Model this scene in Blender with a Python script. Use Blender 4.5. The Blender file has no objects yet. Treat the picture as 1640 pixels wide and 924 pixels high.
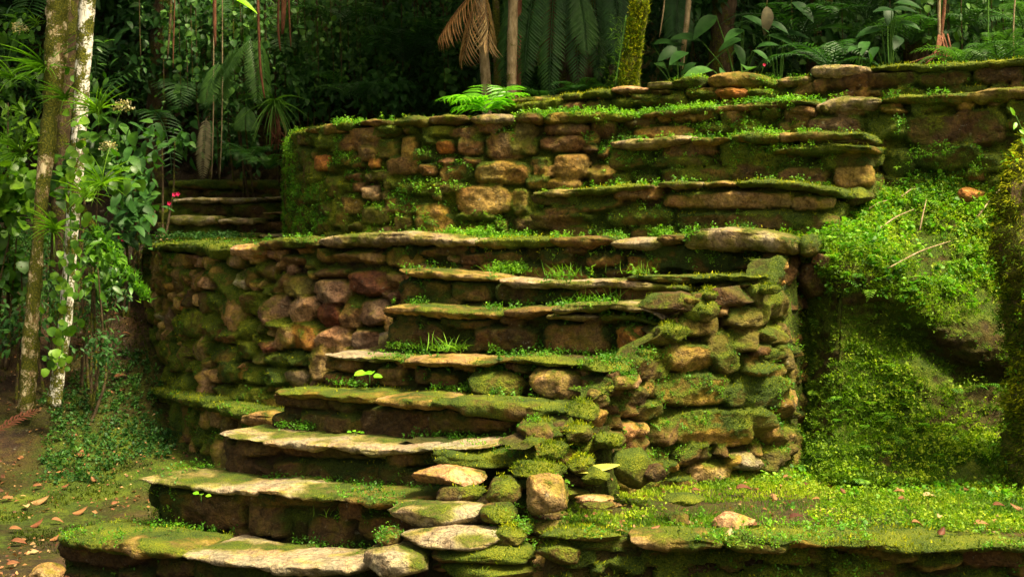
import bpy, math, random
import numpy as np
from mathutils import Vector

# ---------------------------------------------------------------- camera, world, sun, exposure
SC = bpy.context.scene
F, U0, VH, EYE = 2278.0, 820.0, 380.0, 1.6          # focal length (px of a 1640 wide frame), axis, horizon, eye height
cam_d = bpy.data.cameras.new('camera'); cam = bpy.data.objects.new('camera', cam_d); SC.collection.objects.link(cam)
cam_d.sensor_width = 36; cam_d.lens = 50.0; cam_d.shift_y = -82/1640
cam_d.clip_end = 2000; cam_d.clip_start = .05
cam_d.dof.use_dof = True; cam_d.dof.focus_distance = 7.4; cam_d.dof.aperture_fstop = 6.3
cam.location = (0, 0, EYE); cam.rotation_euler = (math.radians(90), 0, 0)
SC.camera = cam
SUN_DIR = Vector((0.40, -0.26, 0.88)).normalized()      # towards the sun: high, from the right
elev = math.asin(SUN_DIR.z); azim = math.atan2(SUN_DIR.x, SUN_DIR.y)
W = bpy.data.worlds.new("World"); SC.world = W; W.use_nodes = True
wn = W.node_tree.nodes; wl = W.node_tree.links
sky = wn.new('ShaderNodeTexSky'); sky.sky_type = 'NISHITA'; sky.sun_disc = False
sky.sun_elevation = elev; sky.sun_rotation = azim; sky.dust_density = 6.0; sky.air_density = .6; sky.ozone_density = 0
bg = wn['Background']; 
tnt = wn.new('ShaderNodeMix'); tnt.data_type = 'RGBA'; tnt.blend_type = 'MULTIPLY'; tnt.inputs[0].default_value = 1; tnt.inputs[7].default_value = (1.0, .90, .60, 1)   # bright overcast filtered by the forest
wl.new(sky.outputs[0], tnt.inputs[6]); wl.new(tnt.outputs[2], bg.inputs[0]); bg.inputs[1].default_value = 0.13
sd = bpy.data.lights.new('sun', 'SUN'); sd.energy = 3.5; sd.angle = math.radians(14); sd.color = (1.0, .88, .62)
so = bpy.data.objects.new('sun', sd); SC.collection.objects.link(so)
so.rotation_euler = SUN_DIR.to_track_quat('Z', 'Y').to_euler()
SC.view_settings.view_transform = 'Standard'; SC.view_settings.look = 'None'
SC.view_settings.exposure = 1.68; SC.view_settings.gamma = 1
SC.cycles.use_denoising = True
SC.cycles.max_bounces = 6; SC.cycles.transparent_max_bounces = 4

rng = np.random.default_rng(11)
random.seed(5)

# ---------------------------------------------------------------- geometry helpers
def up(u, v, Y):                       # point seen at photo position (u,v), Y metres away
    return np.array([(u-U0)/F*Y, Y, EYE-(v-VH)/F*Y])
A26 = math.radians(26)
ND = np.array([math.sin(A26), math.cos(A26)])        # horizontal direction in which the stair climbs
TD = np.array([math.cos(A26), -math.sin(A26)])       # along a step, to the right
def sY(s): return lambda u: s/(ND[1]+ND[0]*(np.asarray(u, float)-U0)/F)   # distance of the vertical plane s
def Yc(pts):                                          # distance given as (u,Y) pairs
    a = np.array(pts, float); return lambda u: np.interp(u, a[:, 0], a[:, 1])

def _h(ix, iy, iz, seed):
    n = (ix.astype(np.int64)*374761393 + iy.astype(np.int64)*668265263 + iz.astype(np.int64)*2147483647 + seed*974634777) & 0xffffffff
    n = ((n ^ (n >> 13))*1274126177) & 0xffffffff
    n = (n ^ (n >> 16)) & 0xffffffff
    return n.astype(np.float64)/0xffffffff*2-1
def vnoise(p, seed=0):
    p = np.asarray(p, float); i = np.floor(p).astype(np.int64); f = p-i; f = f*f*(3-2*f)
    r = 0
    for dx in (0, 1):
        wx = f[..., 0] if dx else 1-f[..., 0]
        for dy in (0, 1):
            wy = f[..., 1] if dy else 1-f[..., 1]
            for dz in (0, 1):
                wz = f[..., 2] if dz else 1-f[..., 2]
                r = r + wx*wy*wz*_h(i[..., 0]+dx, i[..., 1]+dy, i[..., 2]+dz, seed)
    return r
def fbm(p, sc=1.0, oct=4, seed=0, gain=.5):
    p = np.asarray(p, float)*sc; a = 1; r = 0; t = 0
    for k in range(oct):
        r = r + a*vnoise(p*(2.03**k)+k*17.3, seed+k); t += a; a *= gain
    return r/t
def sstep(a, b, x):
    t = np.clip((x-a)/(b-a), 0, 1); return t*t*(3-2*t)

def mk(name, V, Fc, mat, parent=None, attrs=None, smooth=True, Fc2=None):
    """one mesh object from numpy arrays; Fc is (n,4) or (n,3), Fc2 optional second face array"""
    V = np.asarray(V, np.float32).reshape(-1, 3)
    me = bpy.data.meshes.new(name)
    me.vertices.add(len(V)); me.vertices.foreach_set('co', V.ravel())
    fs = [np.asarray(Fc, np.int32)] + ([np.asarray(Fc2, np.int32)] if Fc2 is not None and len(Fc2) else [])
    nl = sum(f.size for f in fs); nf = sum(len(f) for f in fs)
    me.loops.add(nl); me.polygons.add(nf)
    me.loops.foreach_set('vertex_index', np.concatenate([f.ravel() for f in fs]))
    tot = np.concatenate([np.full(len(f), f.shape[1], np.int32) for f in fs])
    st = np.concatenate([[0], np.cumsum(tot)[:-1]]).astype(np.int32)
    me.polygons.foreach_set('loop_start', st)
    me.update(calc_edges=True)
    if smooth: me.polygons.foreach_set('use_smooth', np.ones(nf, bool))
    for k, a in (attrs or {}).items():
        a = np.asarray(a, np.float32)
        if a.ndim == 2:
            at = me.attributes.new(k, 'FLOAT_COLOR', 'POINT')
            at.data.foreach_set('color', np.concatenate([a, np.ones((len(a), 1), np.float32)], 1).ravel())
        else:
            at = me.attributes.new(k, 'FLOAT', 'POINT'); at.data.foreach_set('value', a)
    me.validate(); me.update()
    if mat is not None: me.materials.append(mat)
    o = bpy.data.objects.new(name, me); SC.collection.objects.link(o)
    if parent is not None:
        o.parent = parent; o.location = -wloc(parent)
    return o
def wloc(o):
    v = Vector((0, 0, 0))
    while o is not None: v = v+Vector(o.location); o = o.parent
    return v
def settle(o):                          # put a top-level mesh's origin at its base
    me = o.data; n = len(me.vertices); co = np.empty(n*3, np.float32); me.vertices.foreach_get('co', co); co = co.reshape(-1, 3)
    c = np.array([(co[:, 0].min()+co[:, 0].max())/2, (co[:, 1].min()+co[:, 1].max())/2, co[:, 2].min()])
    me.vertices.foreach_set('co', (co-c).astype(np.float32).ravel()); me.update(); o.location = Vector([float(x) for x in c])+Vector(o.location)
    return o
def tag(o, label=None, cat=None, group=None, kind=None):
    if label: o['label'] = label
    if cat: o['category'] = cat
    if group: o['group'] = group
    if kind: o['kind'] = kind
    return o
def empty(name, loc=(0, 0, 0), **kw):
    o = bpy.data.objects.new(name, None); o.location = loc; SC.collection.objects.link(o); o.empty_display_size = .1
    return tag(o, **kw)
def adopt(child, root):                 # meshes are modelled in world coordinates: keep them there under a placed Empty
    w = wloc(child); child.parent = root; child.location = w-wloc(root)
    return child
def gridfaces(n, m, closed=False):      # n rows, m columns
    i, j = np.meshgrid(np.arange(n-1), np.arange(m if closed else m-1), indexing='ij')
    a = i*m+j; b = i*m+(j+1) % m; c = (i+1)*m+(j+1) % m; d = (i+1)*m+j
    return np.stack([a, b, c, d], -1).reshape(-1, 4)

# ---------------------------------------------------------------- materials
def N(nt, t, **kw):
    n = nt.nodes.new(t)
    for k, v in kw.items():
        if k in n.inputs.keys() if isinstance(k, str) else False: n.inputs[k].default_value = v
        else: setattr(n, k, v)
    return n
def newmat(name):
    m = bpy.data.materials.new(name); m.use_nodes = True
    return m, m.node_tree, m.node_tree.nodes['Principled BSDF']
def ramp(nt, fac, stops, interp='LINEAR'):
    r = nt.nodes.new('ShaderNodeValToRGB'); e = r.color_ramp.elements; r.color_ramp.interpolation = interp
    while len(e) < len(stops): e.new(.5)
    for i, (p, c) in enumerate(stops):
        e[i].position = p; e[i].color = (c[0], c[1], c[2], 1)
    nt.links.new(fac, r.inputs[0]); return r.outputs[0]
def noise(nt, scale, detail=4, rough=.55, vec=None, dist=0):
    n = nt.nodes.new('ShaderNodeTexNoise'); n.inputs['Scale'].default_value = scale; n.inputs['Detail'].default_value = detail
    n.inputs['Roughness'].default_value = rough; n.inputs['Distortion'].default_value = dist
    if vec is not None: nt.links.new(vec, n.inputs['Vector'])
    return n.outputs[0]
def math_(nt, op, a, b=None, c=None, clamp=False):
    n = nt.nodes.new('ShaderNodeMath'); n.operation = op; n.use_clamp = clamp
    for i, x in enumerate((a, b, c)):
        if x is None: continue
        if isinstance(x, (int, float)): n.inputs[i].default_value = x
        else: nt.links.new(x, n.inputs[i])
    return n.outputs[0]
def mixc(nt, fac, a, b, mode='MIX'):
    n = nt.nodes.new('ShaderNodeMix'); n.data_type = 'RGBA'; n.blend_type = mode
    for i, x in ((0, fac), (6, a), (7, b)):
        if isinstance(x, (int, float)): n.inputs[i].default_value = x
        elif isinstance(x, tuple): n.inputs[i].default_value = (*x, 1)
        else: nt.links.new(x, n.inputs[i])
    return n.outputs[2]
def attr(nt, name):
    n = nt.nodes.new('ShaderNodeAttribute'); n.attribute_name = name; return n

def stone_material(name, moss_stops, bump=1.0, rough=.85):
    m, nt, b = newmat(name); L = nt.links
    tc = nt.nodes.new('ShaderNodeTexCoord').outputs['Object']
    col = attr(nt, 'Col').outputs['Color']; ms = attr(nt, 'moss').outputs['Fac']
    n1 = noise(nt, 14, 6, .65, tc); n2 = noise(nt, 55, 5, .7, tc); n3 = noise(nt, 4.5, 4, .6, tc); n4 = noise(nt, 160, 3, .6, tc)
    v1 = ramp(nt, n1, [(.25, (.42, .38, .34)), (.5, (.95, .95, .95)), (.75, (1.55, 1.45, 1.3))])
    c = mixc(nt, 1.0, col, v1, 'MULTIPLY')
    v2 = ramp(nt, n2, [(.34, (.42, .40, .37)), (.5, (.95, .95, .95)), (.66, (1.55, 1.52, 1.45))])
    c = mixc(nt, .8, c, v2, 'MULTIPLY')
    v3 = ramp(nt, n3, [(.3, (1.25, .9, .7)), (.55, (1, 1, 1)), (.7, (.8, .95, 1.0))])
    c = mixc(nt, .6, c, v3, 'MULTIPLY')
    vr = nt.nodes.new('ShaderNodeTexVoronoi'); vr.feature = 'DISTANCE_TO_EDGE'; vr.inputs['Scale'].default_value = 8
    wp_ = nt.nodes.new('ShaderNodeVectorMath'); wp_.operation = 'MULTIPLY_ADD'
    nz_ = nt.nodes.new('ShaderNodeTexNoise'); nz_.inputs['Scale'].default_value = 9; nz_.inputs['Detail'].default_value = 5; L.new(tc, nz_.inputs['Vector'])
    L.new(nz_.outputs['Color'], wp_.inputs[0]); wp_.inputs[1].default_value = (.22, .22, .10); L.new(tc, wp_.inputs[2]); L.new(wp_.outputs[0], vr.inputs['Vector'])
    crack = ramp(nt, vr.outputs['Distance'], [(.0, (0, 0, 0)), (.045, (1, 1, 1))])
    c = mixc(nt, 1.0, c, ramp(nt, vr.outputs['Distance'], [(.0, (.66, .62, .58)), (.03, (.94, .93, .92)), (.2, (1.05, 1.04, 1.03))]), 'MULTIPLY')
    lich = ramp(nt, noise(nt, 33, 3, .5, tc), [(.66, (0, 0, 0)), (.72, (1, 1, 1))])
    c = mixc(nt, math_(nt, 'MULTIPLY', lich, .35), c, (.34, .33, .26))
    film = ramp(nt, math_(nt, 'ADD', ms, math_(nt, 'MULTIPLY', math_(nt, 'SUBTRACT', n1, .5), 1.2)), [(.04, (0, 0, 0)), (.40, (1, 1, 1))])
    c = mixc(nt, math_(nt, 'MULTIPLY', film, .80), c, mixc(nt, .28, mixc(nt, 1.0, c, (.72, .80, .16), 'MULTIPLY'), (.12, .14, .008)))
    x = math_(nt, 'ADD', ms, math_(nt, 'MULTIPLY', math_(nt, 'SUBTRACT', n2, .5), .9))
    x = math_(nt, 'ADD', x, math_(nt, 'MULTIPLY', math_(nt, 'SUBTRACT', n1, .5), .7))
    mask = ramp(nt, x, [(.40, (0, 0, 0)), (.62, (1, 1, 1))])
    tint = math_(nt, 'ADD', math_(nt, 'MULTIPLY', n3, .5), math_(nt, 'MULTIPLY', n4, .5))
    mc = ramp(nt, tint, moss_stops)
    c = mixc(nt, mask, c, mc)
    L.new(c, b.inputs['Base Color'])
    b.inputs['Roughness'].default_value = rough
    b.inputs['Specular IOR Level'].default_value = .25
    h = math_(nt, 'ADD', math_(nt, 'ADD', math_(nt, 'MULTIPLY', n1, .6), math_(nt, 'MULTIPLY', n2, .5)), math_(nt, 'MULTIPLY', crack, .12))
    h = math_(nt, 'ADD', h, math_(nt, 'MULTIPLY', math_(nt, 'MULTIPLY', mask, n4), .55))
    h = math_(nt, 'ADD', h, math_(nt, 'MULTIPLY', n4, .22))
    bp = nt.nodes.new('ShaderNodeBump'); bp.inputs['Strength'].default_value = .95*bump; bp.inputs['Distance'].default_value = .035
    L.new(h, bp.inputs['Height']); L.new(bp.outputs[0], b.inputs['Normal'])
    return m
M_STONE = stone_material('mossy_stone', [(.30, (.014, .024, .002)), (.44, (.040, .076, .004)), (.54, (.112, .152, .005)), (.66, (.25, .26, .010))])
M_RISER = stone_material('shaded_riser_stone', [(.30, (.010, .018, .0015)), (.48, (.03, .05, .003)), (.70, (.09, .125, .006))])  # darker copy of mossy_stone: shade under the treads put into its colour
M_GROUND = stone_material('earth_and_moss', [(.30, (.018, .04, .003)), (.45, (.055, .10, .005)), (.56, (.12, .17, .008)), (.70, (.22, .26, .012))], bump=1.2, rough=.95)

def leaf_material(name, stops, trans=.35, rough=.45, spec=.35, vein=True):
    m, nt, b = newmat(name); L = nt.links
    t = attr(nt, 'tint').outputs['Fac']
    c = ramp(nt, t, stops)
    tc = nt.nodes.new('ShaderNodeTexCoord').outputs['Object']
    nz = noise(nt, 18, 3, .6, tc)
    c = mixc(nt, .75, c, ramp(nt, nz, [(.3, (.5, .52, .5)), (.7, (1.4, 1.3, 1.15))]), 'MULTIPLY')
    L.new(c, b.inputs['Base Color']); b.inputs['Roughness'].default_value = rough
    b.inputs['Specular IOR Level'].default_value = spec
    tr = nt.nodes.new('ShaderNodeBsdfTranslucent')
    L.new(mixc(nt, 1.0, c, (1.3, 1.5, .5), 'MULTIPLY'), tr.inputs[0])
    mx = nt.nodes.new('ShaderNodeMixShader'); mx.inputs[0].default_value = trans
    L.new(b.outputs[0], mx.inputs[1]); L.new(tr.outputs[0], mx.inputs[2])
    L.new(mx.outputs[0], nt.nodes['Material Output'].inputs['Surface'])
    return m
L_MOSS = leaf_material('moss_fuzz', [(0, (.016, .045, .002)), (.35, (.075, .13, .004)), (.7, (.225, .27, .007)), (1, (.43, .42, .014))], .25, .9, .1)
L_MOSSD = leaf_material('shade_moss_fuzz', [(0, (.010, .020, .002)), (.5, (.032, .058, .003)), (1, (.10, .135, .006))], .25, .9, .1)  # darker copy of moss_fuzz, shade put into the colour
L_WEED = leaf_material('small_weed_leaves', [(0, (.03, .11, .008)), (.5, (.08, .25, .014)), (1, (.22, .44, .025))], .4, .5, .3)
L_GRASS = leaf_material('ground_leaflets', [(0, (.035, .10, .006)), (.5, (.14, .26, .010)), (1, (.34, .44, .02))], .4, .6, .25)
L_BRIGHT = leaf_material('bright_leaves', [(0, (.03, .10, .008)), (.5, (.065, .18, .010)), (1, (.16, .32, .02))], .4, .4, .4)
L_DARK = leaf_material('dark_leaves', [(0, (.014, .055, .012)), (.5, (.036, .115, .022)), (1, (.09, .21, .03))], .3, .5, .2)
L_FERN = leaf_material('fern_fronds', [(0, (.014, .055, .014)), (.5, (.03, .10, .02)), (1, (.07, .17, .03))], .35, .45, .35)
L_LIME = leaf_material('lime_palm_leaves', [(0, (.07, .24, .01)), (.5, (.12, .38, .012)), (1, (.22, .50, .02))], .45, .35, .4)
L_DRY = leaf_material('dry_leaves', [(0, (.07, .022, .012)), (.35, (.19, .075, .035)), (.7, (.30, .16, .065)), (1, (.48, .36, .19))], .2, .6, .25)
L_YEL = leaf_material('yellowed_leaf', [(0, (.45, .46, .06)), (1, (.6, .58, .12))], .3, .5, .3)
L_PALE = leaf_material('withered_leaves', [(0, (.05, .045, .03)), (.5, (.14, .13, .075)), (1, (.24, .22, .14))], .2, .6, .2)
L_PETAL = leaf_material('pink_petals', [(0, (.55, .01, .08)), (1, (.8, .03, .2))], .3, .5, .3)
L_CREAM = leaf_material('cream_flower_heads', [(0, (.30, .28, .16)), (1, (.6, .56, .36))], .3, .6, .3)

def bark_material(name, stops, moss=.4, scale=1.0):
    m, nt, b = newmat(name); L = nt.links
    tc = nt.nodes.new('ShaderNodeTexCoord').outputs['Object']
    mp = nt.nodes.new('ShaderNodeMapping'); mp.inputs['Scale'].default_value = (1, 1, .35); L.new(tc, mp.inputs[0])
    n1 = noise(nt, 30*scale, 6, .7, mp.outputs[0]); n2 = noise(nt, 9, 4, .6, tc); n3 = noise(nt, 90, 3, .6, tc)
    c = ramp(nt, n1, stops)
    x = math_(nt, 'ADD', math_(nt, 'MULTIPLY', n2, .75), math_(nt, 'MULTIPLY', n3, .35))
    mask = ramp(nt, x, [(max(0.01, .80-moss*.5), (0, 0, 0)), (max(.05, .86-moss*.5), (1, 1, 1))])
    mc = ramp(nt, n3, [(.3, (.02, .03, .003)), (.5, (.06, .07, .005)), (.7, (.16, .15, .012))])
    c = mixc(nt, mask, c, mc); L.new(c, b.inputs['Base Color']); b.inputs['Roughness'].default_value = .85
    b.inputs['Specular IOR Level'].default_value = .2
    bp = nt.nodes.new('ShaderNodeBump'); bp.inputs['Strength'].default_value = .7; bp.inputs['Distance'].default_value = .02
    L.new(math_(nt, 'ADD', n1, math_(nt, 'MULTIPLY', mask, n3)), bp.inputs['Height']); L.new(bp.outputs[0], b.inputs['Normal'])
    return m
B_WHITE = bark_material('white_bark', [(.36, (.05, .035, .02)), (.43, (.35, .31, .24)), (.5, (.72, .70, .62)), (.62, (.80, .77, .70)), (.68, (.3, .25, .17))], .58)
B_MOSSY = bark_material('mossy_bark', [(.3, (.05, .03, .012)), (.5, (.14, .09, .04)), (.7, (.36, .28, .16))], .75)
B_PALM = bark_material('palm_bark', [(.3, (.10, .07, .035)), (.5, (.24, .18, .10)), (.7, (.40, .32, .2))], .35)
B_RED = bark_material('red_root_bark', [(.3, (.05, .02, .010)), (.5, (.12, .045, .022)), (.7, (.22, .10, .055))], .35)
B_BROWN = bark_material('brown_bark', [(.3, (.02, .013, .007)), (.5, (.06, .04, .02)), (.7, (.14, .10, .06))], .5)

# ---------------------------------------------------------------- fuzz and small leaves (batched)
def ortho(nrm):
    nrm = nrm/np.maximum(np.linalg.norm(nrm, axis=1, keepdims=True), 1e-9)
    ref = np.where(np.abs(nrm[:, 2:3]) < .9, np.array([[0, 0, 1.]]), np.array([[1., 0, 0]]))
    a = np.cross(ref, nrm); a /= np.maximum(np.linalg.norm(a, axis=1, keepdims=True), 1e-9)
    return a, np.cross(nrm, a), nrm
def fuzz(name, P, Nn, mat, parent, length=.014, width=.006, tint=None, per=3, droop=.0, kind='stuff'):
    """tiny tapering blades standing out of a surface, all in one mesh"""
    P = np.repeat(P, per, 0); Nn = np.repeat(Nn, per, 0); n = len(P)
    if n == 0: return None
    d = Nn + rng.normal(0, .55, (n, 3)); d[:, 2] += .25-droop
    a, b, d = ortho(d)
    th = rng.uniform(0, 2*np.pi, n)[:, None]; side = a*np.cos(th)+b*np.sin(th)
    ln = (length*rng.uniform(.5, 1.6, n))[:, None]; wd = (width*rng.uniform(.6, 1.4, n))[:, None]
    P = P + rng.normal(0, .006, (n, 3))
    V = np.stack([P-side*wd/2-d*.004, P+side*wd/2-d*.004, P+d*ln], 1).reshape(-1, 3)
    t = np.repeat(tint, per) if tint is not None else np.full(n, .5)
    t = np.clip(t+rng.normal(0, .16, n), 0, 1)
    o = mk(name, V, np.arange(3*n).reshape(-1, 3), mat, parent, {'tint': np.repeat(t, 3)}, smooth=False)
    if kind: o['kind'] = kind
    return o
def leaf_tpl(kind='oval', nseg=4, w=.42, fold=.12, curl=.25):
    """unit leaf along +Y, quads; returns V,F"""
    ys = np.linspace(0, 1, nseg+1)
    if kind == 'oval': ws = w*np.sin(np.pi*np.clip(ys, 0, 1)**.85)**.8*.5
    elif kind == 'heart': ws = w*.5*np.array([.55 if i == 0 else 1.25*math.sqrt(max(0, 1-((y-.25)/.75)**2)) if y > .25 else 1.2 for i, y in enumerate(ys)])
    elif kind == 'strap': ws = w*.5*(1-ys**2.2)*.9+.002
    elif kind == 'round': ws = w*.5*np.sqrt(np.clip(1-(2*ys-1)**2, 0, 1))
    else: ws = w*.5*np.sin(np.pi*ys**.6)
    V = []
    for y, ww in zip(ys, ws):
        z = -curl*y*y
        V += [(-ww, y, z+fold*ww*2), (0, y, z), (ww, y, z+fold*ww*2)]
    V = np.array(V); V[:3, 0] *= .3
    V[-3:, 0] *= .15
    return V, gridfaces(nseg+1, 3)
T_OVAL = leaf_tpl('oval', 4); T_OVALS = leaf_tpl('oval', 2, .6, .15, .2); T_HEART = leaf_tpl('heart', 5, .75, .1, .3)
T_STRAP = leaf_tpl('strap', 7, .09, .5, .55); T_BROAD = leaf_tpl('oval', 7, .5, .12, .4); T_NARROW = leaf_tpl('oval', 3, .2, .2, .3)
T_ROUND = leaf_tpl('round', 3, .8, .1, .15)
class LB:
    """collects many leaves into one mesh"""
    def __init__(s): s.V = []; s.F = []; s.T = []; s.n = 0
    def add(s, V, Fc, t):
        s.V.append(np.asarray(V, float)); s.F.append(np.asarray(Fc)+s.n); s.T.append(np.full(len(V), t) if np.isscalar(t) else t); s.n += len(V)
    def leaves(s, tpl, P, D, Up, size, tint, wscale=None):
        """P base points, D leaf directions, Up face normals, size lengths"""
        P = np.asarray(P, float).reshape(-1, 3); n = len(P)
        if n == 0: return
        D = D/np.maximum(np.linalg.norm(D, axis=1, keepdims=True), 1e-9)
        X = np.cross(D, Up); ln = np.linalg.norm(X, axis=1, keepdims=True)
        bad = ln[:, 0] < 1e-3; X[bad] = (1, 0, 0); ln[bad] = 1; X /= ln
        Z = np.cross(X, D)
        size = np.broadcast_to(np.asarray(size, float), (n,)); ws = size if wscale is None else size*wscale
        tv, tf = tpl
        V = P[:, None] + X[:, None]*(tv[None, :, 0:1]*ws[:, None, None]) + D[:, None]*(tv[None, :, 1:2]*size[:, None, None]) + Z[:, None]*(tv[None, :, 2:3]*size[:, None, None])
        k = len(tv); Fc = (tf[None]+np.arange(n)[:, None, None]*k).reshape(-1, 4)
        s.add(V.reshape(-1, 3), Fc, np.repeat(np.broadcast_to(tint, (n,)), k))
    def build(s, name, mat, parent=None, kind=None):
        if not s.V: return None
        o = mk(name, np.concatenate(s.V), np.concatenate(s.F), mat, parent, {'tint': np.concatenate(s.T)})
        if kind: o['kind'] = kind
        return o
def rdir(n, up=.0):
    d = rng.normal(0, 1, (n, 3)); d[:, 2] += up; return d/np.linalg.norm(d, axis=1, keepdims=True)
def sprigs(lb, P, Nn, h=.04, leaf=.014, nl=9, tint=.5, tpl=None):
    """little leafy weeds: leaflets round an upright stem"""
    n = len(P)
    if n == 0: return
    hs = h*rng.uniform(.5, 1.5, n); base = np.repeat(P, nl, 0)
    ax = Nn*.6+np.array([0, 0, .7])+rng.normal(0, .35, (n, 3)); ax /= np.linalg.norm(ax, axis=1, keepdims=True)
    t = rng.uniform(.15, 1, n*nl)
    base = base+np.repeat(ax*hs[:, None], nl, 0)*t[:, None]+rng.normal(0, .006, (n*nl, 3))
    D = rdir(n*nl, .1); U = rdir(n*nl, 2.0)
    tt = np.clip(np.repeat(np.broadcast_to(tint, (n,)) + rng.normal(0, .15, n), nl)+rng.normal(0, .08, n*nl), 0, 1)
    lb.leaves(tpl or T_OVALS, base, D, U, leaf*rng.uniform(.6, 1.5, n*nl), tt)
def vnormals(V, Fc):
    a, b, c = V[Fc[:, 0]], V[Fc[:, 1]], V[Fc[:, 2]]
    fn = np.cross(b-a, c-a); nn = np.zeros_like(V)
    for k in range(Fc.shape[1]): np.add.at(nn, Fc[:, k], fn)
    return nn/np.maximum(np.linalg.norm(nn, axis=1, keepdims=True), 1e-12)

# colours of bare stone (albedo)
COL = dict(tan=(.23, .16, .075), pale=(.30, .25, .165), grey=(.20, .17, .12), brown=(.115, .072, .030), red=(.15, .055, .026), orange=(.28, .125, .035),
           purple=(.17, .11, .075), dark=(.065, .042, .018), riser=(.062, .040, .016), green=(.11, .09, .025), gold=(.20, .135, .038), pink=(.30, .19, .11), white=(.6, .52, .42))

for k_ in ('tan', 'brown', 'gold', 'green', 'purple', 'pink', 'riser', 'dark', 'orange', 'grey'): COL[k_] = tuple(a*b for a, b in zip(COL[k_], (1.38, 1.30, 1.15)))
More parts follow.
